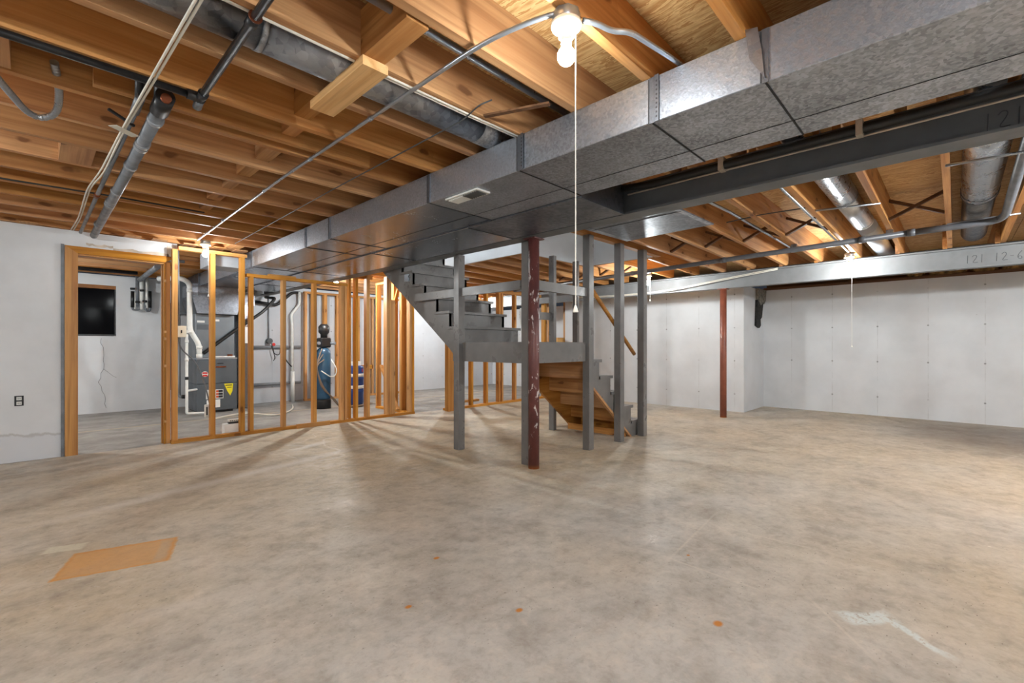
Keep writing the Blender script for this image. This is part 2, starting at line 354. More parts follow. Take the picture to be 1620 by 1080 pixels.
# drywall with the doorway
DX0, DX1, DZ = .30, 1.09, 2.13
bm = bmesh.new(); box(bm, XL, DX0-.02, 6.70, 6.82, 0, 2.365); box(bm, DX0-.02, 1.20, 6.70, 6.82, DZ+.04, 2.365)
wall_left = struct(obj('wall_left', bm, 'wall_drywall'), 'light grey drywall wall with outlet left of the doorway', 'wall')
for a, b, c, e in ((.62, 1.12, 2.205, 2.235), (.40, .62, 2.225, 2.25), (1.10, 1.2, 2.2, 2.33)):
    bm = bmesh.new(); n = 9; lo = [(a+(b-a)*i/n, c+rnd.uniform(-.008, .008)) for i in range(n+1)]; hi = [(x, e+rnd.uniform(-.012, .012)) for x, _ in lo]
    prism(bm, lo+hi[::-1], 'Y', 6.6975, 6.70); obj('joint_compound', bm, 'foil_tape', wall_left)
# thin crack on the utility wall
bm = bmesh.new(); pts = [(.80+.035*math.sin(i*.45)+.028*rnd.uniform(-1, 1)+.004*i, YF-.062, 1.28-i*.075) for i in range(17)]
tube(bm, pts, .0022, 5); tube(bm, [pts[7], (.98, YF-.062, .62), (1.02, YF-.062, .6)], .002, 5)
obj('crack', bm, 'pencil', bpy.data.objects['wall_utility'])
# window
w = struct(thing('window_1', '', 'window', ((WX0+WX1)/2, YF+.1, WZ0)), 'dark unlit basement window in the white wall beyond the doorway', 'window')
bx('glass_pane', 'night_glass', w, WX0+.03, WX1-.015, YF+.12, YF+.13, WZ0+.02, WZ1-.06)
bx('window_head', 'window_frame', w, WX0, WX1, YF+.02, YF+.16, WZ1-.06, WZ1)
bx('window_stile', 'black_plastic', w, WX1-.015, WX1, YF+.05, YF+.16, WZ0, WZ1-.06)
bx('window_sill', 'dark_grey', w, WX0, WX1, YF+.0, YF+.12, WZ0, WZ0+.02)
bx('window_stile', 'black_plastic', w, WX0, WX0+.03, YF+.05, YF+.16, WZ0, WZ1-.06)
# door casing
d = struct(thing('door_1', '', 'door frame', ((DX0+DX1)/2, 6.7, 0)), 'golden stained wood casing around the open doorway', 'door frame')
bm = bmesh.new(); prism(bm, [(.235, 0), (.335, 0), (.335, DZ-.005), (.235, DZ+.07)], 'Y', 6.675, 6.70); obj('casing', bm, 'casingZ', d)
bm = bmesh.new(); prism(bm, [(.235, DZ+.07), (.335, DZ-.005), (1.075, DZ-.005), (1.19, DZ+.07)], 'Y', 6.675, 6.70); obj('casing', bm, 'casingX', d)
bx('jamb', 'casingZ', d, DX0, DX0+.02, 6.70, 6.83, 0, DZ); bx('jamb', 'casingZ', d, DX1-.02, DX1, 6.70, 6.83, 0, DZ)
bx('jamb', 'casingX', d, DX0+.02, DX1-.02, 6.70, 6.83, DZ-.02, DZ)
bx('door_stop', 'casingZ', d, DX0+.02, DX0+.032, 6.75, 6.79, 0, DZ-.02); bx('door_stop', 'casingZ', d, DX1-.032, DX1-.02, 6.75, 6.79, 0, DZ-.02)
bx('trimmer', 'studZ', d, 1.093, 1.133, 6.70, 6.80, 0, DZ); bx('gap_shadow_strip', 'greypipe', d, .205, .23, 6.685, 6.70, 0, DZ+.08)  # grey strip stands in for the shadow gap left of the casing
for z in (.25, .9, 1.22, 1.3, 1.9): bx('shim', 'clearX', d, 1.075, 1.095, 6.69, 6.70, z, z+.03)

# ------------------------------------------------------------------ ceiling: subfloor sheets and joists
WELL = (3.36, 4.52, 5.95, 3.02, 4.12, 6.35)
regs = [(XL, 3.36, YB, YF+.2), (3.36, 9.9, YB, 3.02), (5.95, 9.9, 3.02, YF+.2), (4.52, 5.95, 4.12, YF+.2), (3.36, 4.52, 6.35, YF+.2)]
bm = bmesh.new()
for a, b, c, e in regs: box(bm, a, b, c, e, ZS+.022, ZS+.08)
ceil = struct(obj('ceiling', bm, 'darkX'), 'open floor framing overhead of plywood sheets on wooden joists', 'ceiling')
for a, b, c, e in regs:
    x = a
    while x < b-.01:
        x2 = min(x+1.22, b); y = c
        while y < e-.01:
            y2 = min(y+2.44, e)
            bx('plywood_sheet', 'plywood', ceil, x+.002, x2-.002, y+.002, y2-.002, ZS, ZS+.02); y = y2
        x = x2
TJ = .042
LJ = [1.03+.4085*k for k in range(-9, 24)]
def joist(x0, x1, y, z0=ZJ, drop=0.0, h=HJ, mat='joistX'):
    bm = bmesh.new(); vs = box(bm, x0, x1, y-TJ/2, y+TJ/2, z0, z0+h-.002)
    if drop:
        for v in vs:
            if v.co.x > x0+.01 and v.co.z < z0+.05: v.co.z -= drop
    return obj('joist', bm, mat, ceil)
for y in LJ: joist(XL, 3.32, y)
RJ = [.05+.44*k for k in range(-6, 23)]
for y in RJ:
    if 2.9 < y < 4.2: x0 = 5.95
    elif 4.2 <= y < 6.4: x0 = 4.54
    else: x0 = 3.17
    joist(x0+ (.0 if x0 < 3.2 else .04), 7.78, y+.0, drop=.055)
    if y < 2.6 or y > 6.5: joist(7.62, XR+.2, y+.045, z0=ZJ-.06, h=HJ+.06)
# trimmers round the stair opening
joist(3.33, 6.0, 3.02-.03); joist(3.33, 6.0, 3.02-.075)
bx('header', 'joistY', ceil, 5.95, 5.99, 3.04, 4.12, ZJ, ZS-.002); joist(4.52, 5.95, 4.145)
bx('header', 'joistY', ceil, 4.52, 4.56, 4.17, 6.35, ZJ, ZS-.002); joist(3.34, 4.56, 6.375)
# sistered strip, blocking and nailers on the left bay
bx('sister_strip', 'joistX', ceil, .2, 1.62, 2.925, 2.965, ZJ+.005, ZJ+.15)
def block(x, y0, y1, z0, z1, w=.09, mat='joistY'): bx('blocking', mat, ceil, x-w/2, x+w/2, y0, y1, z0, z1)
mid = lambda k: LJ[k]
block(1.02, 1.46+.02, 1.845-.01, ZJ+.0, ZJ+.2, .10)
bx('blocking', 'clearY', ceil, .965, 1.085, 1.80, 2.33, ZJ-.042, ZJ-.001)
for x, ya, w_ in ((1.05, 2.256, .09), (1.08, 2.67, .08), (1.1, 3.07, .09), (1.1, 3.48, .09), (1.1, 3.89, .07), (1.1, 4.30, .1), (1.12, 4.71, .08)):
    block(x, ya+.02, ya+.385, ZJ+.05, ZJ+.20, w_)
for x, k in ((-.05, 4), (.2, 16), (1.75, 22), (2.5, 20)):
    y = LJ[k]; block(x, y+TJ/2, LJ[k+1]-TJ/2, ZJ, ZJ+.2, .16) if k+1 < len(LJ) else None
block(-.10, 2.685, 3.03, ZJ-.0, ZJ+.2, .07)
# nailing blocks above the drywall and the partition
for x in (-1.2, -.45, -.02, .42, .78, 1.02, 1.32, 1.62, 1.86):
    bx('nailer', 'joistY', ceil, x-.07, x+.07, 6.6+rnd.uniform(-.03, .03), 6.86, 2.367, ZJ-.001)
# cross bridging in the right bay
def bridging(x, ya, yb, mat, w=.042, th=.026):
    for s in (0, 1):
        za, zb = (ZJ+.01, ZJ+.2) if s else (ZJ+.2, ZJ+.01)
        bd('bridging', mat, ceil, (x+.03*s, ya+TJ/2, za-.02), (x+.03*s, yb-TJ/2, zb-.02), w, th)
for k in range(len(RJ)-1):
    y = RJ[k]
    if y < -1.4 or y > 9.5 or 2.6 < y < 3.5 or -.5 < y < -.3: continue
    if abs(y-.49) < .1: continue
    bridging(5.75 if y < 3 else 6.8, y, RJ[k+1], 'darkY')
# sill plate, rim joists on the foundation wall, with batts stuffed between
bx('sill_plate', 'darkY', ceil, XR, XR+.2, YB, 2.64, 2.2, 2.245); bx('rim_joist', 'darkY', ceil, XR+.205, XR+.24, YB, 2.64, 2.245, ZS-.002)
bx('sill_plate', 'darkY', ceil, 8.52, 8.70, 2.66, 6.44, 2.2, 2.245)

# ------------------------------------------------------------------ stairwell drywall above
ws = bmesh.new(); T = .02
box(ws, 4.52-T, 4.52, 4.12, 6.35, ZJ, 4.7); box(ws, 4.52-T, 5.95, 4.12-T, 4.12, ZJ, 4.7); box(ws, 5.95-T, 5.95, 3.02, 4.12-T, ZJ, 4.7)
box(ws, 3.36, 5.95, 3.02, 3.02+T, ZS, 4.7); box(ws, 3.36-T, 3.36, 3.02, 6.35, ZJ+.01, 4.7); box(ws, 3.36, 4.52-T, 6.35-T, 6.35, ZS+.1, 4.7)
box(ws, 3.3, 6.0, 2.98, 6.4, 4.7, 4.76)
struct(obj('wall_stairwell', ws, 'wall_plain'), 'white drywall lining the stair opening above the staircase', 'wall')

# ------------------------------------------------------------------ stud partitions
part = struct(thing('wall_partition', '', 'stud wall', (2.8, YP, 0)), 'open wooden stud wall in front of the furnace room', 'stud wall')
def stud(parent, xc, w=.042, y0=YP-.045, y1=YP+.045, z0=.04, z1=2.29, mat='studZ', bevel=0):
    return bx('stud', mat, parent, xc-w/2, xc+w/2, y0, y1, z0, z1)
bx('bottom_plate', 'studX', part, 1.13, 4.5, YP-.045, YP+.045, 0, .04)
bx('top_plate', 'studX', part, 1.2, 1.93, YP-.045, YP+.045, 2.29, 2.33)
bx('top_plate', 'studX', part, 1.93, 3.3, YP-.045, YP+.045, 2.05, 2.09)
bx('top_plate', 'studX', part, 3.4, 4.5, YP-.045, YP+.045, 2.27, 2.31)
bx('scrap_board', 'studX', part, 2.2, 2.55, YP-.03, YP+.03, 2.09, 2.115)
stud(part, 1.165, .05); stud(part, 1.55, .05); stud(part, 1.88, .05, z1=2.29)
for x in (1.985, 2.39, 2.81): stud(part, x, .045, z1=2.05)
for x in (3.22, 3.27): stud(part, x, .04, z1=2.05)
stud(part, 3.375, .035, y0=YP+.03, y1=YP+.12, z1=2.27); stud(part, 3.45, .04, z1=2.27); stud(part, 3.64, .055, z1=2.27)
for x in (3.985, 4.03): stud(part, x, .04, z1=2.27)
stud(part, 4.10, .07, y0=YP-.02, y1=YP+.02, z1=1.9, mat='studZ')
for x in (4.42, 4.47): stud(part, x, .04, z1=2.27)
stud(part, 4.475, .03, y0=YP+.05, y1=YP+.14, z1=2.27)
bx('scrap_block', 'studX', part, 2.55, 3.02, YP-.07, YP-.0455, .0, .06); bx('scrap_block', 'studX', part, 3.32, 3.75, YP+.02, YP+.1, 2.2, 2.265)
# return wall behind, at the stair side of the utility room
ret = struct(thing('wall_return', '', 'stud wall', (4.45, 7.2, 0)), 'short return wall of studs and tan panelling beside the blue drum', 'stud wall')
bx('bottom_plate', 'studY', ret, 4.41, 4.5, YP+.15, 7.75, 0, .04); bx('top_plate', 'studY', ret, 4.41, 4.5, YP+.15, 7.75, 2.27, 2.31)
for y in (6.9, 7.15, 7.45, 7.72): bx('stud', 'studZ', ret, 4.41, 4.5, y-.02, y+.02, .04, 2.27)
bx('panel', 'clearZ', ret, 4.501, 4.512, YP+.06, 7.1, .02, 2.27); bx('panel', 'clearZ', ret, 4.501, 4.512, 7.16, 7.6, .85, 2.27)
bd('brace', 'studZ', ret, (4.38, 6.95, .05), (4.38, 7.5, .8), .03, .06, (1,0,0)); bd('brace', 'studZ', ret, (4.38, 7.3, 1.4), (4.38, 6.9, 2.2), .03, .05, (1,0,0))
# stud wall at the far end of the utility room
far = struct(thing('wall_far_studs', '', 'stud wall', (4.5, 9.82, 0)), 'far stud wall standing behind the blue softener tank', 'stud wall')
bx('bottom_plate', 'studX', far, 3.94, 6.4, 9.78, 9.87, 0, .04); bx('top_plate', 'studX', far, 3.94, 6.4, 9.78, 9.87, 2.25, 2.29)
for x in (3.965, 4.12, 4.38, 4.66, 4.9, 5.15, 5.5, 5.9, 6.35): stud(far, x, .07 if x in (4.38, 4.66) else .045, 9.78, 9.87, .04, 2.25)
bx('blocking', 'studX', far, 4.92, 5.5, 9.78, 9.87, .62, .71)
# partition behind the staircase
p2 = struct(thing('wall_rear_partition', '', 'stud wall', (6.5, 6.6, 0)), 'open stud wall with floor plate seen through the staircase posts', 'stud wall')
bx('bottom_plate', 'studX', p2, 5.1, 9.6, 6.53, 6.62, 0, .04); bx('top_plate', 'studX', p2, 5.05, 9.6, 6.53, 6.62, 2.2, 2.26)
bx('stud', 'studZ', p2, 5.05, 5.19, 6.40, 6.50, 0, 2.29); bx('stud', 'studZ', p2, 5.195, 5.235, 6.45, 6.54, 0.04, 2.2)
for x in (5.72, 6.10, 6.44, 6.52, 6.9, 7.3, 7.36, 7.84, 7.9, 8.06, 8.12, 8.64, 8.72, 9.0, 9.2): stud(p2, x, .045, 6.53, 6.62, .04, 2.2)
bx('blocking', 'studX', p2, 5.74, 6.42, 6.54, 6.60, .92, 1.0)
bx('blocking', 'clearX', p2, 8.3, 9.1, 6.54, 6.60, 1.24, 1.34)
bx('rear_plate', 'studX', p2, 5.9, 6.5, 7.2, 7.29, 0, .04); stud(p2, 5.95, .05, 7.2, 7.29, .04, 2.2)

# ------------------------------------------------------------------ steel beams and columns
def i_beam(name, xc, y0, y1, z0, z1, fw, mat, label):
    bm = bmesh.new(); t = .016; wb = .012
    pts = [(xc-fw/2, z0), (xc+fw/2, z0), (xc+fw/2, z0+t), (xc+wb/2, z0+t), (xc+wb/2, z1-t), (xc+fw/2, z1-t), (xc+fw/2, z1), (xc-fw/2, z1), (xc-fw/2, z1-t), (xc-wb/2, z1-t), (xc-wb/2, z0+t), (xc-fw/2, z0+t)]
    prism(bm, pts, 'Y', y0, y1); o = obj(name, bm, mat); return tag(o, label, 'steel beam')
BX, BZ = 3.24, 2.16
beam1 = i_beam('steel_beam', BX, YB, 10.05, BZ, ZJ-.001, .16, 'beam_paint', 'dark grey steel I-beam running beside the large duct over the staircase')
B2X = 7.72
beam2 = i_beam('steel_beam', B2X, YB, 8.4, 2.07, 2.315, .13, 'beam_paint_light', 'lighter grey steel I-beam carried by the slim rust-red column')
def strokes(parent, x, y, z, text, s, mat='pencil', hx=0):
    """hand-drawn figures on a face looking towards -x; writing runs towards -y"""
    G = {'1': [[(.25, 0), (.3, 1)]], '2': [[(0, .78), (.2, 1), (.5, .92), (.5, .65), (.0, .02), (.62, .05)]], '6': [[(.5, 1), (.1, .55), (.08, .15), (.35, 0), (.55, .2), (.35, .42), (.1, .3)]], '-': [[(.1, .5), (.45, .5)]]}
    for i, ch in enumerate(text):
        for st in G.get(ch, []):
            P = [(x, y-(i*.8+u)*s, z+v*s*1.25) for u, v in st]
            tb('pencil_mark', mat, parent, rounded(P, .3*s, 3), .0022 if s < .1 else .003, 5)
strokes(beam1, BX-.0075, -.095, 2.2, '121', .065); strokes(beam2, B2X-.0075, -.08, 2.13, '121 12-6', .075)
def column(name, x, y, z1, r, mat, label, plate=.07):
    c = thing(name, label, 'column', (x, y, 0))
    bm = bmesh.new(); lathe_v(bm, [(r, .0), (r, z1-.012)], (x, y, 0), 28); obj('shaft', bm, mat, c)
    bx('cap_plate', mat, c, x-plate, x+plate, y-plate, y+plate, z1-.012, z1-.001); return c
column('steel_column', 3.275, 2.865, BZ, .052, 'oxide_flaked', 'flaking dark red steel column standing beside the grey stair post')
c2 = column('steel_column', 7.72, 2.70, 2.07, .05, 'oxide', 'slim rust-red steel column in front of the white wall')

# ------------------------------------------------------------------ staircase
st = thing('staircase', 'grey painted L-shaped wooden staircase with landing, posts and raw underside', 'staircase', (4.2, 3.5, 0))
LZ = 1.19; G = 'stair_paint'
SX0, SX1 = 3.36, 4.27                 # upper flight / landing width
def post(x, y, z0, z1, wx=.09, wy=.09, mat=G): return bx('post', mat, st, x-wx/2, x+wx/2, y-wy/2, y+wy/2, z0, z1, bevel=.004)
post(3.30, 3.99, 0, BZ-.001); post(3.345, 3.005, 0, BZ-.001)
post(4.285, 2.945, 0, ZJ); post(4.905, 2.925, 0, ZJ); post(5.435, 2.905, 0, ZJ)
post(4.94, 3.98, 0, ZJ, .06, .09); post(5.49, 3.99, 0, ZJ, .05, .09)
bx('landing_deck', G, st, SX0-.03, SX1, 2.99, 4.03, LZ-.03, LZ)
bx('fascia', G, st, 3.31, 3.345, 3.055, 4.11, LZ-.21, LZ-.005); bx('fascia', G, st, 3.40, 4.235, 2.945, 2.98, LZ-.21, LZ-.005)
bx('landing_joist', 'stairpineX', st, SX0, SX1-.04, 3.45, 3.49, LZ-.2, LZ-.031); bx('landing_joist', 'stairpineX', st, SX0, SX1-.04, 3.99, 4.03, LZ-.2, LZ-.031)
bx('landing_header', 'stairpineY', st, SX1-.04, SX1, 2.99, 4.03, LZ-.2, LZ-.031)
# rails
bx('rail', G, st, 3.285, 3.315, 3.05, 3.945, 1.70, 1.79); bx('rail', G, st, 3.285, 3.315, 4.035, 4.86, 1.70, 1.79)
bx('rail', G, st, 3.32, 4.24, 2.93, 2.965, 1.695, 1.79); bx('rail', G, st, 4.3, 4.91, 3.97, 4.0, 1.5, 1.6)
# upper flight, rising away from the landing
R, RUN = .184, .25; Y1 = 4.0
N = 8
pts = [(Y1+.015, LZ-.2)]
top = []
for k in range(1, N):
    zt = LZ+R*k-.03; yk = Y1+RUN*(k-1)
    top += [(yk, zt-R if k > 1 else LZ), (yk, zt)]
    bx('tread', G, st, SX0-.02, SX1+.02, yk-.03, yk+RUN+.01, zt, zt+.03); bx('riser', G, st, SX0+.005, SX1, yk, yk+.02, zt-R+(.03 if k > 1 else .031), zt-.0005)
yt = Y1+RUN*(N-1)
bot = [(yt, LZ+R*(N-1)-.03), (yt, LZ+R*(N-1)-.32), (4.22, 1.10), (Y1, LZ-.2+.03)]
for x in (SX0, SX1-.04):
    bm = bmesh.new(); P = [(Y1, LZ)]+[p for p in top[1:]]+[(yt, top[-1][1])]+[(yt, 2.2), (4.24, 1.12), (4.1, 1.0), (Y1, 1.0)]
    P = [(max(a, Y1+.021), b) for a, b in P]
    prism(bm, P, 'X', x, x+.04); obj('stringer', bm, G, st)
bx('riser', G, st, SX0+.005, SX1, yt, yt+.02, LZ+R*7, ZS+.01)
# lower flight from the landing down to the floor
R2, RUN2 = LZ/6, .24; XT = 5.51
Y0s, Y1s = 2.975, 3.94
tp = []
for j in range(1, 6):
    zt = R2*j; xn = XT-RUN2*(j-1); xb = xn-RUN2
    bx('tread', 'stairpineY', st, xb+.0, xn+.03, Y0s-.01, Y1s+.01, zt-.03, zt); bx('riser', 'stairpineY', st, xn-.02, xn, Y0s+.04, Y1s-.04, max(0, zt-R2-.034), zt-.0305)
    bx('tread_paint', G, st, xb+.0, xn+.034, Y0s-.015, Y1s+.015, zt-.0295, zt+.004)
    tp += [(xn, zt-R2), (xn, zt-.03)]
bx('riser', 'stairpineY', st, SX1+.001, SX1+.02, Y0s+.04, Y1s-.04, LZ-R2-.034, LZ-.03)
for y, m in ((Y0s, G), (Y1s-.04, 'stairpineX')):
    bm = bmesh.new(); P = tp+[(SX1+.02, tp[-1][1]), (SX1+.02, .80), (5.30, 0)]
    prism(bm, P, 'Y', y, y+.038); obj('stringer', bm, m, st)
bm = bmesh.new(); prism(bm, [(SX1+.03, .8), (5.31, 0.001), (5.26, .001), (SX1+.03, .755)], 'Y', Y0s+.001, Y0s+.037); obj('stringer_edge', bm, 'stairpineX', st)
bx('kick_board', 'stairpineY', st, 5.18, 5.22, Y0s+.04, Y1s-.04, 0, .08)
tb('handrail', 'casingX', st, [(4.36, 3.01, 1.87), (5.42, 3.01, 1.045)], .024, 12)
bx('switch_box', 'emt', st, 3.335, 3.359, 5.06, 5.14, 1.98, 2.07); bx('switch_plate', 'plate_white', st, 3.39, 3.40, 3.07, 3.15, 1.36, 1.53)

# ------------------------------------------------------------------ ductwork
DXL, DXR, DZ0, DZ1 = 1.965, 2.58, 2.17, 2.378
duct = thing('trunk_duct', 'large rectangular galvanized trunk duct crossing under the joists to the furnace', 'duct', (2.27, 3, DZ0))
seams = [YB, -1.9, -.7, .53, 1.0, 1.83, 2.71, 4.3, 4.85, 6.55, 7.9, 9.2]
for i, (a, b) in enumerate(zip(seams, seams[1:])):
    bm = bmesh.new(); box(bm, DXL, DXR, a+.0015, b-.0015, DZ0, DZ1)
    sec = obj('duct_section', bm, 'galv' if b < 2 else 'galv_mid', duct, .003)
    if b > 4:                                   # darker, smoother metal on the faces turned down
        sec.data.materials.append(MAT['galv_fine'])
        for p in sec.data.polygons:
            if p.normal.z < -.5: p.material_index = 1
    if i and b < 8:
        bx('drive_cleat', 'galv_dull', duct, DXL-.006, DXL, a-.012, a+.012, DZ0-.004, DZ1-.004)
        bx('drive_cleat', 'joint_dark', duct, DXL-.0075, DXL-.001, a+.012, a+.017, DZ0, DZ1-.01)
        bx('slip_joint', 'joint_dark', duct, DXL, DXR, a-.003, a+.003, DZ0-.004, DZ0)
for y in (1.0, 1.83):
    hs = bx('hanger_strap', 'galv_dull', duct, DXL-.009, DXL-.006, y-.035, y-.014, DZ0-.003, DZ1)
    for k in range(9): bx('strap_hole', 'ink', hs, DXL-.0098, DXL-.0088, y-.028, y-.021, DZ0+.015+k*.02, DZ0+.023+k*.02).parent = hs
for o in list(bpy.data.objects):
    if o.name.startswith('strap_hole'): o.matrix_parent_inverse = Matrix.Identity(4)
bm = bmesh.new(); prism(bm, [(.53, DZ0+.01), (.585, DZ0+.11), (.60, DZ1+.02), (.555, DZ1+.01), (.54, DZ0+.12)], 'X', DXL-.013, DXL-.010); obj('bent_strap', bm, 'galv_dark', duct)
bx('bottom_seam', 'joint_dark', duct, 2.386, 2.3885, YB, 6.5, DZ0-.002, DZ0)
# ceiling register in the duct bottom
rg = bx('register', 'plate_white', duct, 1.985, 2.10, 2.22, 2.55, DZ0-.012, DZ0-.001)
def sub(o, par): o.parent = par; o.matrix_parent_inverse = Matrix.Identity(4); return o
bpy.context.view_layer.update()
for k in range(14):
    y = 2.245+k*.0215; bm = bmesh.new(); board(bm, (2.0, y, DZ0-.015), (2.085, y, DZ0-.015), .012, .004, (0, .5, 1)); sub(obj('louver', bm, 'dark_grey' if k < 7 else 'plate_white'), rg)
# return duct, next to the trunk
rd = thing('return_duct', 'second flat galvanized duct between the trunk duct and the steel beam', 'duct', (2.87, 4, DZ0))
ys = [1.84, 3.0, 4.6, 6.4, 8.2, 9.2]
for a, b in zip(ys, ys[1:]):
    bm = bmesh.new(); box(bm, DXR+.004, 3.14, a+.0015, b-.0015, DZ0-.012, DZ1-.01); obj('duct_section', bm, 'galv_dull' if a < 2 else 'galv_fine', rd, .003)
    if a > 2: bx('slip_joint', 'joint_dark', rd, DXR+.004, 3.14, a-.003, a+.003, DZ0-.016, DZ0-.012)
bx('end_cap', 'galv_dull', rd, DXR+.004, 3.14, 1.832, 1.84, DZ0-.014, DZ1)
# black lines lying along the top of the beam
tag(tb('insulated_line', 'cable_black', None, [(3.11, YB, 2.335), (3.11, 1.6, 2.32), (3.12, 1.83, 2.35)], .026, 10), 'thick black line running along the near side of the dark beam', 'pipe')
tag(tb('tubing', 'foil_tape', None, [(3.145, YB, 2.30), (3.145, .3, 2.295), (3.148, 1.0, 2.30), (3.145, 1.8, 2.3)], .006, 8), 'thin pale tube lying below the black line on the beam', 'pipe')
for i, (y, w_) in enumerate(((1.08, .05), (.36, .05))):
    tag(bx('hanger_tape', 'foil_tape', None, 3.075, 3.140, y, y+.03, 2.285, 2.372), ('pale tape wrapped round the black line nearer the trunk duct end', 'pale tape wrapped round the black line further right on the beam')[i], 'tape')

# round duct between the joists on the left, with its elbow into the trunk
rdl = thing('round_duct', 'dark round metal duct between joists at upper left elbowing into trunk duct', 'duct', (0, 2.07, 2.47))
tb('duct_pipe', 'galv_dark', rdl, [(XL, 2.07, 2.475), (-.9, 2.07, 2.475)], .1, 28); tb('duct_pipe', 'galv_dark', rdl, [(-.88, 2.07, 2.475), (.64, 2.07, 2.475)], .1, 28); tb('duct_pipe', 'galv_dark', rdl, [(.66, 2.07, 2.475), (1.86, 2.07, 2.475)], .1, 28)
tb('elbow', 'galv', rdl, rounded([(1.84, 2.07, 2.475), (2.07, 2.07, 2.475), (2.07, 2.07, 2.385)], .12, 8), .102, 28)
for x in (-.89, .65): tb('crimp_ring', 'galv', rdl, [(x-.012, 2.07, 2.475), (x+.012, 2.07, 2.475)], .103, 28)
# round ducts in the right bay
r1 = thing('round_duct', 'shiny round metal duct between joists left of the far-right bays', 'duct', (5, .70, 2.49))
tb('duct_pipe', 'galv_bright', r1, [(2.5, .715, 2.49), (5.0, .715, 2.488)], .098, 28); tb('duct_pipe', 'galv_bright', r1, [(5.0, .715, 2.488), (6.1, .715, 2.482)], .094, 28); tb('duct_pipe', 'duct_pale', r1, [(6.4, .71, 2.478), (9.2, .71, 2.47)], .095, 28)
tb('crimp_ring', 'galv', r1, [(4.99, .715, 2.488), (5.02, .715, 2.488)], .1, 28); tb('end_collar', 'plate_white', r1, [(6.08, .715, 2.482), (6.13, .715, 2.482)], .096, 28)
r2 = thing('round_duct', 'matte round metal duct beside grey pipe at the far right', 'duct', (5, -.18, 2.49))
tb('duct_pipe', 'galv_bright', r2, [(2.5, -.15, 2.5), (5.75, -.15, 2.495)], .118, 30); tb('duct_pipe', 'galv_dull', r2, [(5.75, -.15, 2.495), (7.6, -.15, 2.478)], .11, 30)
for x in (5.6, 5.72): tb('crimp_ring', 'galv_dull', r2, [(x-.008, -.15, 2.495), (x+.008, -.15, 2.495)], .122, 30)
# sheet-metal panning nailed under two joists
pan = thing('joist_panning', 'flat sheet-metal panning nailed under joists right of the dark beam', 'duct', (4, 2.2, 2.36))
bm = bmesh.new(); prism(bm, [(3.33, 1.79), (4.66, 1.75), (4.72, 2.68), (3.33, 2.74)], 'Z', 2.348, 2.354); obj('panning_sheet', bm, 'galv_dull', pan)
bd('panning_edge', 'galv_dark', pan, (3.33, 1.785, 2.352), (4.66, 1.745, 2.352), .05, .012); bd('panning_edge', 'galv_dark', pan, (3.33, 2.745, 2.352), (4.72, 2.685, 2.352), .06, .012)
bd('sheet_seam', 'joint_dark', pan, (4.0, 1.76, 2.347), (4.03, 2.72, 2.347), .004, .004)

# ------------------------------------------------------------------ pipes, conduits and cables
g = thing('gas_pipe', 'black iron gas pipe with elbow crossing under the joists at upper left', 'pipe', (.57, 2.66, 2.33))
tb('pipe_run', 'blackpipe', g, [(XL, 2.66, 2.361), (.545, 2.66, 2.361)], .0165, 14); tb('pipe_run', 'blackpipe', g, [(.57, 2.64, 2.361), (.57, -2.9, 2.361)], .0165, 14)
tb('elbow', 'blackpipe', g, rounded([(.515, 2.66, 2.361), (.57, 2.66, 2.361), (.57, 2.6, 2.361)], .03), .023, 14)
tb('collar', 'blackpipe', g, [(.57, 2.70, 2.361), (.57, 2.66, 2.361)], .024, 14); tb('drip_cap', 'greypipe', g, [(.57, 2.66, 2.361), (.57, 2.73, 2.34)], .02, 12)
tb('coupling', 'blackpipe', g, [(.57, 1.86, 2.361), (.57, 1.92, 2.361)], .022, 14); tb('bracket_ring', 'copper', g, [(.57, 1.855, 2.361), (.57, 1.862, 2.361)], .024, 14)
dw = thing('drain_pipe', 'thick grey drain pipe sloping down to the drywall wall', 'pipe', (.45, 4.5, 2.3))
tb('pipe_run', 'greypipe', dw, [(.445, 2.82, 2.335), (.455, 6.62, 2.325)], .032, 18)
tb('coupling', 'blackpipe', dw, [(.445, 2.74, 2.35), (.445, 2.9, 2.335)], .04, 18); tb('riser_pipe', 'blackpipe', dw, [(.445, 2.82, 2.34), (.445, 2.78, 2.6)], .035, 14)
tb('clean_out', 'copper', dw, [(.445, 2.72, 2.335), (.445, 2.75, 2.335)], .022, 12)
for y in (3.02, 3.42, 3.48, 3.9, 4.62, 5.0, 5.08, 6.0): tb('hub', 'pvc_grey', dw, [(.448, y-.018, 2.333), (.448, y+.018, 2.333)], .037, 18)
sp = thing('supply_pipe', 'thin grey supply pipe running beside the thick drain pipe', 'pipe', (.36, 4.5, 2.33))
tb('pipe_run', 'greypipe', sp, [(.365, 2.98, 2.35), (.35, 6.6, 2.335)], .014, 12); tb('coupling', 'copper', sp, [(.356, 4.85, 2.342), (.356, 4.95, 2.342)], .019, 12)
tb('valve_body', 'greypipe', sp, [(.365, 2.86, 2.36), (.365, 3.04, 2.35)], .02, 12); tb('elbow', 'blackpipe', sp, [(.365, 2.88, 2.36), (.365, 2.84, 2.6)], .02, 12)
bd('valve_handle', 'blackpipe', sp, (.27, 3.12, 2.36), (.38, 3.18, 2.33), .012, .012)
tag(bd('paper_tag', 'cable_white', None, (.295, 3.22, 2.318), (.40, 3.30, 2.318), .05, .002), 'small pale paper tag hanging from the thin supply pipe', 'tag')
c = thing('cable_bundle', 'pair of white cables running with the thin supply pipe to the wall', 'cable', (.33, 4.5, 2.33))
tb('cable', 'cable_white', c, [(.42, YB+.1, 2.362), (.41, 1.5, 2.36), (.36, 2.7, 2.334), (.34, 3.2, 2.326), (.325, 4.2, 2.345), (.29, 4.75, 2.345), (.30, 5.9, 2.345), (.28, 6.65, 2.36)], .0055, 8, .2)
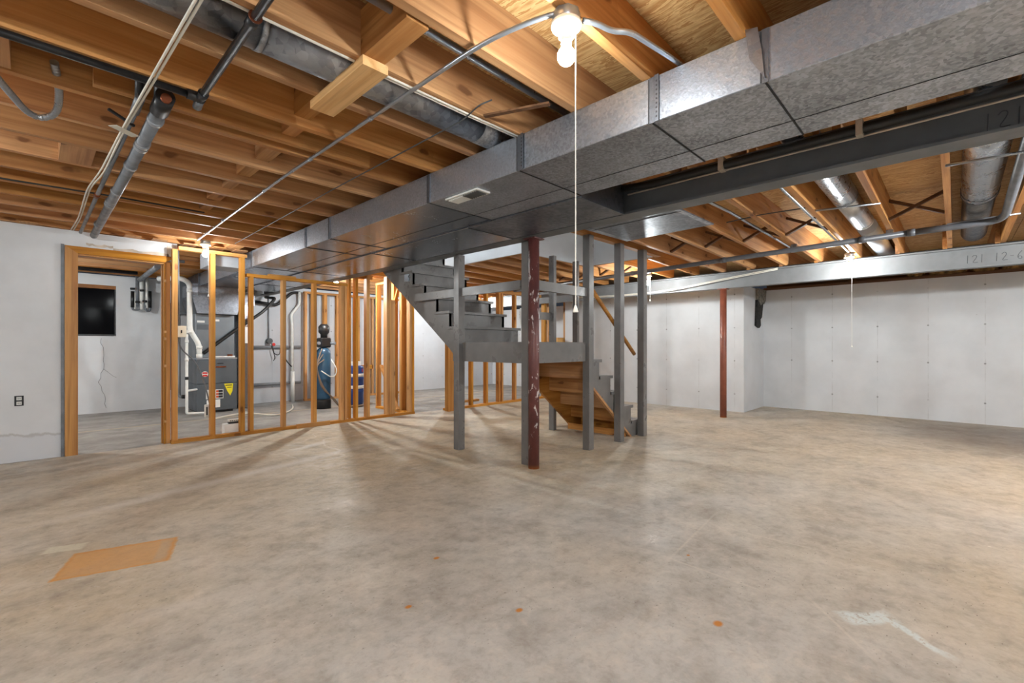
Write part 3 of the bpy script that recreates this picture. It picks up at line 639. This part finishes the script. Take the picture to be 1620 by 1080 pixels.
tb('cable', 'cable_white', c, [(.435, YB+.1, 2.364), (.425, 1.5, 2.362), (.375, 2.7, 2.336), (.35, 3.2, 2.328), (.337, 4.2, 2.325), (.305, 4.7, 2.347), (.315, 5.9, 2.347), (.30, 6.65, 2.36)], .0055, 8, .2)
# flexible conduit loop
bm = bmesh.new(); P = rounded([(-.34, 2.86, 2.5), (-.2, 2.93, 2.42), (-.09, 3.2, 2.36), (.0, 3.5, 2.345), (.09, 3.42, 2.36), (.095, 3.16, 2.40), (.07, 2.98, 2.45)], .16, 12)
L = [P[0]]
for a, b in zip(P, P[1:]):
    n = max(1, int((b-a).length/.006))
    for k in range(1, n+1): L.append(a.lerp(b, k/n))
tube(bm, L, [.0165 if i % 3 == 0 else .0155 if i % 3 == 1 else .0115 for i in range(len(L))], 12)
tag(obj('flexible_conduit', bm, 'emt'), 'ribbed flexible metal conduit hanging in a loop at upper left', 'conduit')
# conduit between the lamps
cd = thing('lamp_conduit', 'long slim metal conduit running between the near lamp and the doorway lamp', 'conduit', (1.25, 3.5, 2.36))
tb('conduit_run', 'emt', cd, rounded([(1.36, 1.02, 2.375), (1.30, 1.12, 2.365), (1.25, 1.35, 2.362), (1.25, 3.5, 2.362), (1.31, 6.25, 2.36)], .15), .0095, 12)
for y in (2.25, 3.02, 3.9, 5.1): tb('coupling', 'emt', cd, [(1.251+(y-3.5)*.015*(y > 3.5), y-.015, 2.362), (1.251+(y-3.5)*.015*(y > 3.5), y+.015, 2.362)], .0125, 12)
CC = [(1.42, 1.0, 2.36), (1.47, .97, 2.36), (1.55, .955, 2.362), (1.60, .905, 2.362), (1.93, .885, 2.395), (2.15, .885, 2.42)]
tag(tb('curved_conduit', 'emt', None, rounded(CC, .05), .0105, 12), 'bent blue-grey conduit from the near lamp to the trunk duct', 'conduit')
tag(tb('joist_conduit', 'emt', None, [(XL, 1.60, 2.47), (2.2, 1.585, 2.46)], .017, 14), 'straight grey conduit between joists above the near lamp conduit', 'conduit')
bm = bmesh.new(); tube(bm, rounded([(1.62, 1.70, 2.40), (1.57, 1.74, 2.37), (1.6, 1.9, 2.36), (1.62, 3.5, 2.365), (1.68, 6.2, 2.372)], .03), .004, 8)
tag(obj('thin_wire', bm, 'dark_grey'), 'thin dark wire strung under the joists parallel to the lamp conduit', 'wire')
cw = thing('white_cables', 'white cables stapled along a joist edge above the round duct', 'cable', (1.2, 1.85, 2.38))
tb('cable', 'cable_white', cw, [(XL, 1.862, 2.374), (.96, 1.865, 2.374)], .0055, 8); tb('cable', 'cable_white', cw, [(1.09, 1.862, 2.374), (1.6, 1.85, 2.37), (1.98, 1.84, 2.372)], .0055, 8)
tb('cable', 'cable_white', cw, [(1.09, 1.878, 2.374), (1.6, 1.866, 2.37), (1.98, 1.856, 2.372)], .0055, 8)
bd_o = bd('angled_strip', 'darkX', None, (1.66, 1.80, 2.366), (1.80, 1.47, 2.366), .028, .01)
tag(bd_o, 'small dark wooden strip nailed diagonally under the joists beside the trunk duct', 'wood strip')
tag(tb('black_cable', 'cable_black', None, [(XL, 5.02, 2.37), (-.1, 5.0, 2.368), (.46, 4.98, 2.376), (1.1, 4.99, 2.377)], .007, 8), 'black cable along a joist at the far left ceiling', 'cable')
# right bay: drain with elbow
dr = thing('drain_pipe', 'grey plastic drain pipe running right with an elbow beside the round duct', 'pipe', (6, 2, 2.3))
tb('pipe_run', 'drain_grey', dr, rounded([(3.4, -.32, 2.44), (4.2, -.32, 2.415), (6.0, -.32, 2.315), (6.12, -.27, 2.295), (6.1, -.02, 2.288), (6.1, .3, 2.285)], .1), .031, 18)
tb('pipe_run', 'drain_grey', dr, [(6.1, .28, 2.285), (6.72, 6.4, 2.26)], .03, 18)
for y in (.32, .72, 2.2, 3.6): tb('hub', 'drain_grey', dr, [(6.1+(y-.28)*.1013, y-.03, 2.285-(y-.28)*.004), (6.1+(y-.28)*.1013, y+.03, 2.285-(y-.28)*.004)], .036, 18)
for y in (.49, 1.37): bx('pipe_strap', 'galv_dark', dr, 6.10+(y-.28)*.1-.01, 6.10+(y-.28)*.1+.01, y-.03, y+.03, 2.25, 2.345)
LB = ['slim conduit crossing the rightmost joists near the dark beam', 'slim conduit crossing below the shiny round duct', 'slim conduit crossing below the matte round duct end']
for i, (a, b) in enumerate((((4.2, .05, 2.345), (4.28, -.75, 2.345)), ((4.85, .9, 2.358), (4.98, .46, 2.358)), ((6.2, .06, 2.34), (6.14, -.42, 2.338)))):
    tag(tb('conduit', 'emt', None, [a, b], .009, 10), LB[i], 'conduit')
tag(tb('conduit', 'emt', None, [(3.34, .962, 2.36), (6.9, .955, 2.31), (7.1, .97, 2.33)], .010, 10), 'conduit following a joist edge to the bulb under the lighter beam', 'conduit')
tag(tb('conduit', 'emt', None, [(3.34, 1.56, 2.385), (4.5, 1.52, 2.40), (6.9, 1.5, 2.39)], .013, 10), 'shiny conduit between joists right of the metal panning', 'conduit')
tag(tb('cable', 'cable_black', None, [(B2X-.06, YB, 2.323), (B2X-.06, 2.2, 2.322), (B2X-.055, 6, 2.321)], .008, 8), 'black cable lying on top edge of the lighter beam', 'cable')
cb = thing('beam_cables', 'two pale cables sagging across the lighter beam beside the slim column', 'cable', (7.65, 4, 2.15))
for dz in (0, .018): tb('cable', 'cable_white', cb, rounded([(B2X-.07, 1.9, 2.30-dz), (B2X-.072, 2.6, 2.23-dz), (B2X-.075, 3.6, 2.11-dz), (B2X-.075, 4.6, 2.10-dz), (B2X-.075, 5.6, 2.14-dz)], .4), .007, 8)
tag(tb('hanger_wire', 'dark_grey', None, [(4.72, 1.62, 2.36), (4.7, 1.3, 2.37), (4.7, .95, 2.36)], .005, 6), 'thin dark wire hooked between joists beside the panning', 'wire')
for i, (y, s) in enumerate(((-.30, .13), (-.62, .13), (.10, .2), (.46, .1))):
    bm = bmesh.new(); bmesh.ops.create_icosphere(bm, subdivisions=3, radius=1)
    for v in bm.verts:
        k = 1+.25*math.sin(7*v.co.x+3*i)*math.cos(6*v.co.y+i)
        v.co = Vector((9.70+v.co.x*.07*k, y+v.co.y*s*k, 2.285+v.co.z*.045*k))
    tag(obj('insulation_batt', bm, 'insulation'), ['brown insulation clump stuffed above the wall, second from the right edge', 'brown insulation clump stuffed above the wall nearest the right edge', 'longest brown insulation clump stuffed above the wall', 'small brown insulation clump stuffed above the wall left of the others'][i], 'insulation', 'insulation above the right wall')
# torn rag and tar strip hanging by the wall corner
rg2 = thing('torn_wrap', 'torn grey wrap and black strip hanging at the wall corner', 'debris', (9.3, 2.62, 1.5))
bm = bmesh.new(); prism(bm, [(9.17, 2.2), (9.64, 2.2), (9.6, 2.0), (9.5, 1.93), (9.42, 1.97), (9.33, 1.9), (9.18, 1.99)], 'Y', 2.585, 2.635); obj('wrap', bm, 'rag', rg2)
bm = bmesh.new(); prism(bm, [(9.15, 1.99), (9.5, 1.93), (9.42, 1.68), (9.34, 1.64), (9.36, 1.53), (9.28, 1.48), (9.1, 1.52)], 'Y', 2.60, 2.637); obj('strip', bm, 'tar_black', rg2)

# ------------------------------------------------------------------ bare bulb lamps with pull strings, some added out of view
def lamp(x, y, z, label, chain, glow='bulb_glow', plate='porcelain'):
    """z: underside of the box the lampholder is screwed to"""
    l = thing('bulb_lamp', label, 'lamp', (x, y, z))
    bm = bmesh.new(); lathe_v(bm, [(.05, 0), (.052, .004), (.052, .036), (.048, .04)], (x, y, z), 8); obj('ceiling_box', bm, 'emt', l)
    bm = bmesh.new(); lathe_v(bm, [(.056, -.001), (.058, -.008), (.054, -.018), (.036, -.026), (.03, -.034), (.029, -.052), (.022, -.054)], (x, y, z), 32); obj('lampholder', bm, plate, l)
    bm = bmesh.new(); lathe_v(bm, [(.020, -.054), (.0205, -.075), (.017, -.08)], (x, y, z), 24); obj('socket_collar', bm, 'foil_tape', l)
    bm = bmesh.new()
    prof = [(.0165, -.081), (.019, -.09)]+[(.0335*math.sin(a), -.122+.0335*math.cos(a)) for a in [math.pi*(.22+.775*k/9) for k in range(10)]]
    lathe_v(bm, prof, (x, y, z), 16); obj('bulb', bm, glow, l)
    if chain:
        cx, cy = x+.034*math.sin(YAW), y-.034*math.cos(YAW)
        tb('pull_string', 'string', l, [(cx, cy, z-.03), (cx+.001, cy, chain)], .0022, 6)
        bm = bmesh.new(); lathe_v(bm, [(.003, .0), (.006, -.008), (.010, -.022), (.010, -.026)], (cx, cy, chain), 12); obj('pull_knob', bm, 'string', l)
    return l
lamp(1.365, 1.035, ZJ-.041, 'bare bulb in a porcelain holder nearest the camera with long string', 1.30, 'bulb_tiny')
lamp(1.40, 6.30, ZJ-.041, 'bare bulb lamp above the stud wall right of the doorway', 1.75, 'bulb_tiny')
lamp(7.23, .98, 2.29, 'bare bulb lamp glowing in front of the lighter steel beam', 1.16, 'bulb_small')
lamp(6.93, 3.60, 2.293, 'bare bulb lamp behind the staircase posts', 1.9, 'bulb_medium')
lamp(-.95, 8.38, ZJ-.041, 'bare bulb lamp inside the furnace room behind the drywall', 1.8)
lamp(3.55, 7.53, 2.375-.041, 'bare bulb lamp inside the furnace room over the softener', None)
lamp(6.9, 8.41, 2.295, 'bare bulb lamp in the room behind the rear partition', None)
lamp(-.9, -1.42, ZJ-.041, 'added bare bulb for fill light, unseen behind the camera on the left', 1.7, 'bulb_large')  # added lamp out of view, evens out the near room
lamp(5.2, -1.71, 2.315, 'added bare bulb for fill light, unseen behind the camera on the right', 1.7, 'bulb_large')  # added lamp out of view, fills the right bay
lamp(-1.4, 3.48, ZJ-.041, 'added bare bulb for fill light, unseen outside the left edge of the picture', 1.8, 'bulb_medium')  # added lamp out of view, lights the left ceiling and floor
lamp(3.9, 5.2, 4.70-.042, 'added bare bulb brightening the stairwell, unseen at its top', None)  # added unseen lamp to brighten the white stairwell lining

# ------------------------------------------------------------------ furnace room
fz = thing('furnace', 'grey upright gas furnace with cooling coil cabinet and plenum', 'furnace', (2.35, 9.5, 0))
FX0, FX1, FY0, FY1 = 1.92, 2.52, 9.2, 9.95
bx('cabinet_lower', 'furnace_paint', fz, FX0, FX1, FY0, FY1, .04, .5, bevel=.006); bx('cabinet_upper', 'furnace_paint', fz, FX0, FX1, FY0+.004, FY1, .503, .92, bevel=.006)
bx('base', 'blackpipe', fz, FX0+.05, FX1-.05, FY0+.05, FY1, 0, .04)
bx('cabinet_top', 'emt', fz, FX0-.005, FX1+.005, FY0-.005, FY1, .921, .945)
bx('coil_cabinet', 'furnace_light', fz, FX0+.005, FX1-.005, FY0+.13, FY1, .946, 1.70, bevel=.006)
bm = bmesh.new(); prism(bm, [(FX0-.06, 2.0), (FX1+.06, 2.0), (FX1+.06, 1.93), (FX1, 1.701), (FX0, 1.701), (FX0-.06, 1.93)], 'Y', FY0-.02, FY1); obj('transition', bm, 'galv_dull', fz)
bx('plenum', 'galv_dull', fz, FX0+.02, FX1+.02, 9.205, FY1, 2.001, 2.375)
bx('plenum_side', 'galv_fine', fz, FX0-.062, FX0+.018, 9.21, FY1, 2.001, 2.2)
bx('handle_slot', 'black_plastic', fz, 2.22, 2.31, FY0-.002, FY0+.004, .84, .855); bx('copper_trim', 'copper', fz, 2.20, 2.35, FY0-.003, FY0+.004, .775, .80)
bm = bmesh.new(); tube(bm, [(2.035, FY0+.002, .67), (2.035, FY0-.006, .67)], .048, 24); em = obj('emblem', bm, 'plate_white', fz)
for z in (.69, .645):
    bm = bmesh.new(); prism(bm, [(1.995, z-.014), (2.075, z-.014), (2.065, z+.014), (2.005, z+.014)], 'Y', FY0-.009, FY0-.0065); sub(obj('emblem_band', bm, 'red'), em)
bm = bmesh.new(); prism(bm, [(2.32, .49), (2.46, .49), (2.45, .36), (2.415, .28), (2.37, .36)], 'Y', FY0-.005, FY0+.001); obj('yellow_tag', bm, 'yellow', fz)
bx('tag_print', 'ink', fz, 2.34, 2.44, FY0-.0065, FY0-.005, .455, .47); bx('tag_print', 'ink', fz, 2.365, 2.435, FY0-.0065, FY0-.005, .42, .43)
bx('instruction_label', 'plate_white', fz, 2.05, 2.31, FY0-.004, FY0+.001, .24, .40)
for k in range(3): bx('label_photo', 'ink', fz, 2.235, 2.30, FY0-.006, FY0-.004, .255+k*.047, .292+k*.047); bx('label_photo', 'orange_print', fz, 2.20, 2.234, FY0-.006, FY0-.004, .257+k*.047, .29+k*.047)
bx('rating_label', 'white_box', fz, 2.06, 2.26, FY0-.004, FY0+.001, .09, .225)
bx('coil_label', 'plate_white', fz, 1.95, 2.06, FY0+.125, FY0+.131, 1.55, 1.585); bx('coil_label', 'furnace_paint', fz, 1.95, 2.12, FY0+.125, FY0+.131, 1.43, 1.52); bx('coil_label', 'plate_white', fz, 2.21, 2.28, FY0+.125, FY0+.131, 1.58, 1.615)
tb('refrigerant_line', 'cable_black', fz, [(2.03, 9.28, 1.02), (2.1, 9.28, 1.08), (2.5, 9.26, 1.42), (2.95, 9.2, 1.78), (3.2, 9.3, 2.05), (3.22, 9.9, 2.12)], .028, 10, .1)
tb('condensate_trap', 'pvc_white', fz, [(2.2, 9.24, .96), (2.5, 9.24, .96)], .014, 10); tb('drain_stub', 'copper', fz, [(2.38, 9.24, .985), (2.46, 9.24, .985)], .02, 10)
# return-air drop beside the furnace
dp = thing('return_drop', 'tall galvanized return-air drop right of the furnace', 'duct', (2.8, 9.7, 0))
bx('drop_body', 'galv_fine', dp, 2.62, 2.86, 9.45, 9.98, 0.01, 1.9); bx('drop_offset', 'galv_dull', dp, 2.60, 2.88, 9.43, 9.98, 1.901, 2.14); bx('plastic_wrap', 'pvc_white', dp, 2.64, 2.8, 9.43, 9.449, 1.2, 1.5)
# connecting branch duct behind the tall studs
tag(bx('branch_duct', 'duct_pale', None, 1.56, DXL-.002, 6.86, 7.3, 2.18, 2.375, bevel=.004), 'short pale branch duct seen between the two tall studs', 'duct')
# white vent pipe
pv = thing('vent_pipe', 'white plastic vent pipe dropping with two bends onto the furnace', 'pipe', (1.93, 9.15, .95))
tb('pipe_run', 'pvc_white', pv, rounded([(1.45, 9.5, 2.26), (1.7, 9.15, 2.26), (1.83, 9.25, 2.2), (1.83, 9.25, 1.42), (1.967, 9.265, 1.17), (1.967, 9.265, .946)], .08), .04, 16)
for z in (2.05, 1.36): tb('coupling', 'pvc_white', pv, [(1.83, 9.25, z), (1.83, 9.25, z+.06)], .046, 16)
tb('coupling', 'pvc_white', pv, [(1.967, 9.265, .946), (1.967, 9.265, 1.01)], .046, 16); tb('coupling', 'pvc_white', pv, [(1.967, 9.265, 1.1), (1.967, 9.265, 1.15)], .046, 16)
cp = thing('condensate_pipe', 'thin white condensate pipe bending along the floor beside the furnace', 'pipe', (1.76, 9.0, 0))
tb('pipe_run', 'pvc_white', cp, rounded([(1.74, 9.0, 1.34), (1.74, 9.0, .05), (2.0, 8.9, .05), (2.0, 8.9, .0)], .03), .02, 12); tb('branch', 'pvc_white', cp, [(1.74, 9.0, .42), (1.915, 9.2, .42)], .018, 12)
for z in (.9, 1.2, .6): tb('coupling', 'pvc_white' if z != .6 else 'black_plastic', cp, [(1.74, 9.0, z), (1.74, 9.0, z+.05)], .026, 12)
db = thing('disconnect_box', 'cream electrical switch box fixed between doorway jamb and stud', 'switch box', (1.26, 6.72, 1.25))
bx('box_body', 'porcelain', db, 1.19, 1.295, 6.71, 6.76, 1.255, 1.39, bevel=.004); bx('switch_lever', 'ink', db, 1.238, 1.25, 6.70, 6.712, 1.305, 1.34)
tb('feed_conduit', 'greypipe', db, [(1.225, 6.74, 1.39), (1.22, 6.75, 2.33)], .008, 8); tb('lower_cable', 'greypipe', db, rounded([(1.22, 6.74, 1.255), (1.24, 6.76, 1.12), (1.42, 6.85, .95), (1.51, 6.86, .7), (1.56, 6.82, .42)], .1), .008, 8)
pl = thing('cable_outlet', 'white plastic outlet box on a stud beside the furnace', 'outlet', (1.55, 6.6, .3))
bx('outlet_body', 'plate_white', pl, 1.485, 1.565, 6.715, 6.75, .26, .42, bevel=.006); bx('socket_face', 'ink', pl, 1.50, 1.515, 6.712, 6.716, .29, .39); bx('socket_face', 'ink', pl, 1.535, 1.55, 6.712, 6.716, .29, .39)
# grey vertical pipes on the wall left of the furnace
for i, (x, z0, lb) in enumerate(((1.66, .4, 'grey vertical pipe nearest the doorway left of the furnace'), (1.80, .25, 'grey vertical pipe beside the white vent pipe'))):
    o = thing('wall_pipe', lb, 'pipe', (x, 9.9, z0)); tb('pipe_run', 'pvc_grey', o, rounded([(x, 9.9, 1.9-.2*i), (x, 9.9, z0), (x+.08, 9.85, z0)], .05), .025, 10); tb('coupling', 'black_plastic', o, [(x+.04, 9.875, z0), (x+.08, 9.85, z0)], .034, 10)
tag(bx('vent_tank', 'furnace_light', None, 1.84, 2.0, 10.1, 10.619, 1.75, 2.377), 'pale grey box hanging near the ceiling left of the furnace', 'box')
# manifold on the far wall
mf = thing('pipe_manifold', 'cluster of grey and black looped pipes on the white wall beyond the doorway', 'pipes', (1.35, 10.5, 1.75))
for x, m, z0, z1, r in ((1.235, 'black_plastic', 1.83, 2.12, .028), (1.30, 'greypipe', 1.85, 2.4, .026), (1.36, 'pvc_white', 1.80, 2.4, .030), (1.435, 'pvc_white', 1.83, 2.4, .022), (1.475, 'black_plastic', 1.84, 2.14, .03), (1.265, 'pvc_white', 1.80, 2.1, .016)):
    tb('pipe_riser', m, mf, [(x, 10.52, z0), (x, 10.52, z1)], r, 12)
tb('pipe_bend', 'greypipe', mf, rounded([(1.235, 10.52, 1.84), (1.235, 10.52, 1.79), (1.33, 10.52, 1.79), (1.33, 10.52, 1.9)], .05), .018, 10); tb('pipe_bend', 'greypipe', mf, rounded([(1.42, 10.52, 1.88), (1.42, 10.52, 1.78), (1.48, 10.52, 1.78), (1.48, 10.52, 1.86)], .04), .018, 10)
for x, z in ((1.23, 2.16), (1.3, 1.93), (1.40, 1.95), (1.36, 2.14)): tb('valve', 'blackpipe', mf, [(x-.03, 10.49, z), (x+.03, 10.47, z)], .02, 10)
tb('supply_run', 'greypipe', mf, [(1.33, 10.5, 2.33), (1.3, 8.6, 2.335)], .04, 12); tb('supply_run', 'greypipe', mf, [(-1.6, 7.9, 2.345), (1.5, 7.9, 2.345)], .022, 12); tb('supply_run', 'blackpipe', mf, [(-1.6, 9.7, 2.345), (1.2, 9.7, 2.345)], .03, 12)
# pipes on the far utility wall
hp = thing('wall_pipes', 'white horizontal and vertical pipes along the far furnace-room wall', 'pipes', (3.5, 9.95, .4))
for z in (1.13, .38): tb('pipe_run', 'pvc_grey', hp, [(3.0, 10.03, z), (3.95, 10.03, z)], .028, 12)
tb('drain_stack', 'pvc_white', hp, rounded([(3.74, 9.93, 0), (3.74, 9.93, 1.6), (3.72, 9.93, 1.8), (3.89, 9.93, 2.02), (3.89, 9.93, 2.28)], .06), .03, 12)
tb('drain_stack', 'pvc_white', hp, [(3.74, 9.9, 0), (3.74, 9.9, .62)], .042, 12)
tb('vertical_cable', 'greypipe', hp, [(3.33, 10.07, 2.2), (3.33, 10.05, 1.25)], .012, 8); tb('valve_cap', 'dark_grey', hp, [(3.33, 10.08, 1.25), (3.33, 9.98, 1.25)], .055, 14); tb('valve_wheel', 'red', hp, [(3.4, 10.0, 1.18), (3.4, 9.97, 1.18)], .03, 12)
tb('loose_wire', 'cable_black', hp, rounded([(3.36, 9.98, 1.2), (3.40, 9.95, .98), (3.5, 9.95, .96), (3.52, 9.96, 1.1)], .06), .008, 6); tb('loose_wire', 'cable_black', hp, rounded([(3.36, 9.98, 1.15), (3.42, 9.95, .9), (3.38, 9.95, .85)], .05), .008, 6); tb('loose_wire', 'cable_black', hp, rounded([(3.55, 9.95, .98), (3.66, 9.93, .8), (3.72, 9.9, .72)], .05), .012, 6)
tb('upper_run', 'blackpipe', hp, rounded([(3.05, 9.95, 2.02), (3.45, 9.95, 1.98), (3.75, 9.95, 2.26), (3.9, 9.95, 2.27)], .06), .03, 10)
tag(tb('floor_hose', 'cable_white', None, rounded([(1.9, 8.3, .014), (2.35, 8.1, .10), (2.7, 8.0, .014), (3.0, 8.2, .014), (3.3, 8.7, .014), (3.5, 9.3, .014)], .3), .013, 8), 'white hose trailing across the furnace room floor between the studs', 'hose')
# softener
sf = thing('water_softener', 'tall blue softener tank with black control valve behind the studs', 'water softener', (3.72, 8.4, 0))
bm = bmesh.new(); lathe_v(bm, [(.125, .17), (.128, .2), (.128, 1.0), (.12, 1.06), (.08, 1.11), (.05, 1.12)], (3.72, 8.4, 0), 32); obj('tank', bm, 'tank_blue', sf)
bm = bmesh.new(); lathe_v(bm, [(.135, .001), (.135, .15), (.127, .175)], (3.72, 8.4, 0), 32); obj('foot', bm, 'black_plastic', sf)
bx('valve_head', 'black_plastic', sf, 3.63, 3.83, 8.3, 8.5, 1.12, 1.3, bevel=.02); bm = bmesh.new(); lathe_v(bm, [(.06, 1.3), (.06, 1.36), (.095, 1.4), (.1, 1.5), (.06, 1.55)], (3.73, 8.4, 0), 20); obj('timer_head', bm, 'black_plastic', sf)
for a in (0, 1): tb('valve_port', 'greypipe', sf, [(3.6+.2*a, 8.34, 1.2), (3.58+.3*a, 8.26, 1.2)], .03, 12)
for k in range(3): tb('hose', 'hose', sf, rounded([(3.64+.02*k, 8.28, 1.1-.1*k), (3.5, 8.22, .8), (3.6, 8.2, .45-.04*k), (3.86, 8.22, .12+.03*k), (3.95, 8.26, .03)], .15), .011, 8)
tb('drain_hose', 'plate_white', sf, rounded([(3.8, 8.25, .9), (3.9, 8.2, .7), (3.82, 8.22, .55), (3.6, 8.22, .7)], .12), .010, 8)
# drum
dm = thing('brine_drum', 'blue ribbed drum with pale bands between the studs', 'drum', (4.24, 8.2, 0))
bm = bmesh.new(); lathe_v(bm, [(.14, .05), (.155, .08), (.155, .28), (.162, .3), (.155, .32), (.155, .52), (.162, .54), (.155, .56), (.155, .74), (.145, .77), (.10, .78)], (4.24, 8.2, 0), 36); obj('drum_body', bm, 'drum_blue', dm)
for z in (.38, .6): bm = bmesh.new(); lathe_v(bm, [(.1565, z-.03), (.158, z-.028), (.158, z+.028), (.1565, z+.03)], (4.24, 8.2, 0), 36); obj('label_band', bm, 'plate_white', dm)
bm = bmesh.new(); lathe_v(bm, [(.15, .0), (.15, .05)], (4.24, 8.2, 0), 32); obj('foot', bm, 'hose', dm)
bx('carton', 'white_box', dm, 4.16, 4.32, 8.12, 8.28, .781, .86); bx('red_cap', 'red', dm, 4.27, 4.32, 8.06, 8.085, .66, .72)
# boxes standing on the bottom plate
tag(bx('white_box', 'white_box', None, 1.70, 1.915, 6.72, 6.84, .0, .145, bevel=.003), 'plain white carton on the floor behind the bottom plate', 'box')
b2 = thing('printed_box', 'small black and white printed box lying on the white carton', 'box', (1.83, 6.78, .146))
bx('box_body', 'ink', b2, 1.755, 1.90, 6.74, 6.80, .146, .172); bx('box_lid', 'plate_white', b2, 1.755, 1.90, 6.74, 6.80, .1725, .198)
for k in range(6): bx('print_mark', 'ink', b2, 1.768+k*.021, 1.78+k*.021, 6.7385, 6.7397, .178, .19)
# outlet on the drywall
ol = thing('wall_outlet', 'bare duplex outlet without cover on the left drywall', 'outlet', (-.09, 6.7, .6))
bx('outlet_box', 'ink', ol, -.122, -.058, 6.695, 6.70, .555, .655); bx('receptacle', 'plate_white', ol, -.108, -.072, 6.688, 6.695, .612, .645); bx('receptacle', 'plate_white', ol, -.108, -.072, 6.688, 6.695, .565, .598)
for z in (.628, .581):
    for x in (-.098, -.085): bx('slot', 'ink', ol, x, x+.004, 6.687, 6.6885, z-.007, z+.007)
tag(tb('floor_cable', 'cable_white', None, rounded([(6.0, 7.9, .012), (6.3, 7.6, .02), (6.7, 8.0, .25), (7.1, 8.4, .3)], .2), .012, 8), 'pale cable looping behind the rear stud wall', 'cable')

# parts and sub-parts: children made above in world coordinates get the inverse of their parent's offset
bpy.context.view_layer.update()
for o in bpy.data.objects:
    if o.parent is not None:
        off = Vector((0, 0, 0)); p = o.parent
        while p is not None: off += Vector(p.location); p = p.parent
        pp = o.parent
        # world offset of the parent = sum of locations minus inverse translations already in the chain
        if pp.parent is None: o.matrix_parent_inverse = Matrix.Translation(-Vector(pp.location))
        else: o.matrix_parent_inverse = Matrix.Identity(4)
bpy.context.view_layer.update()
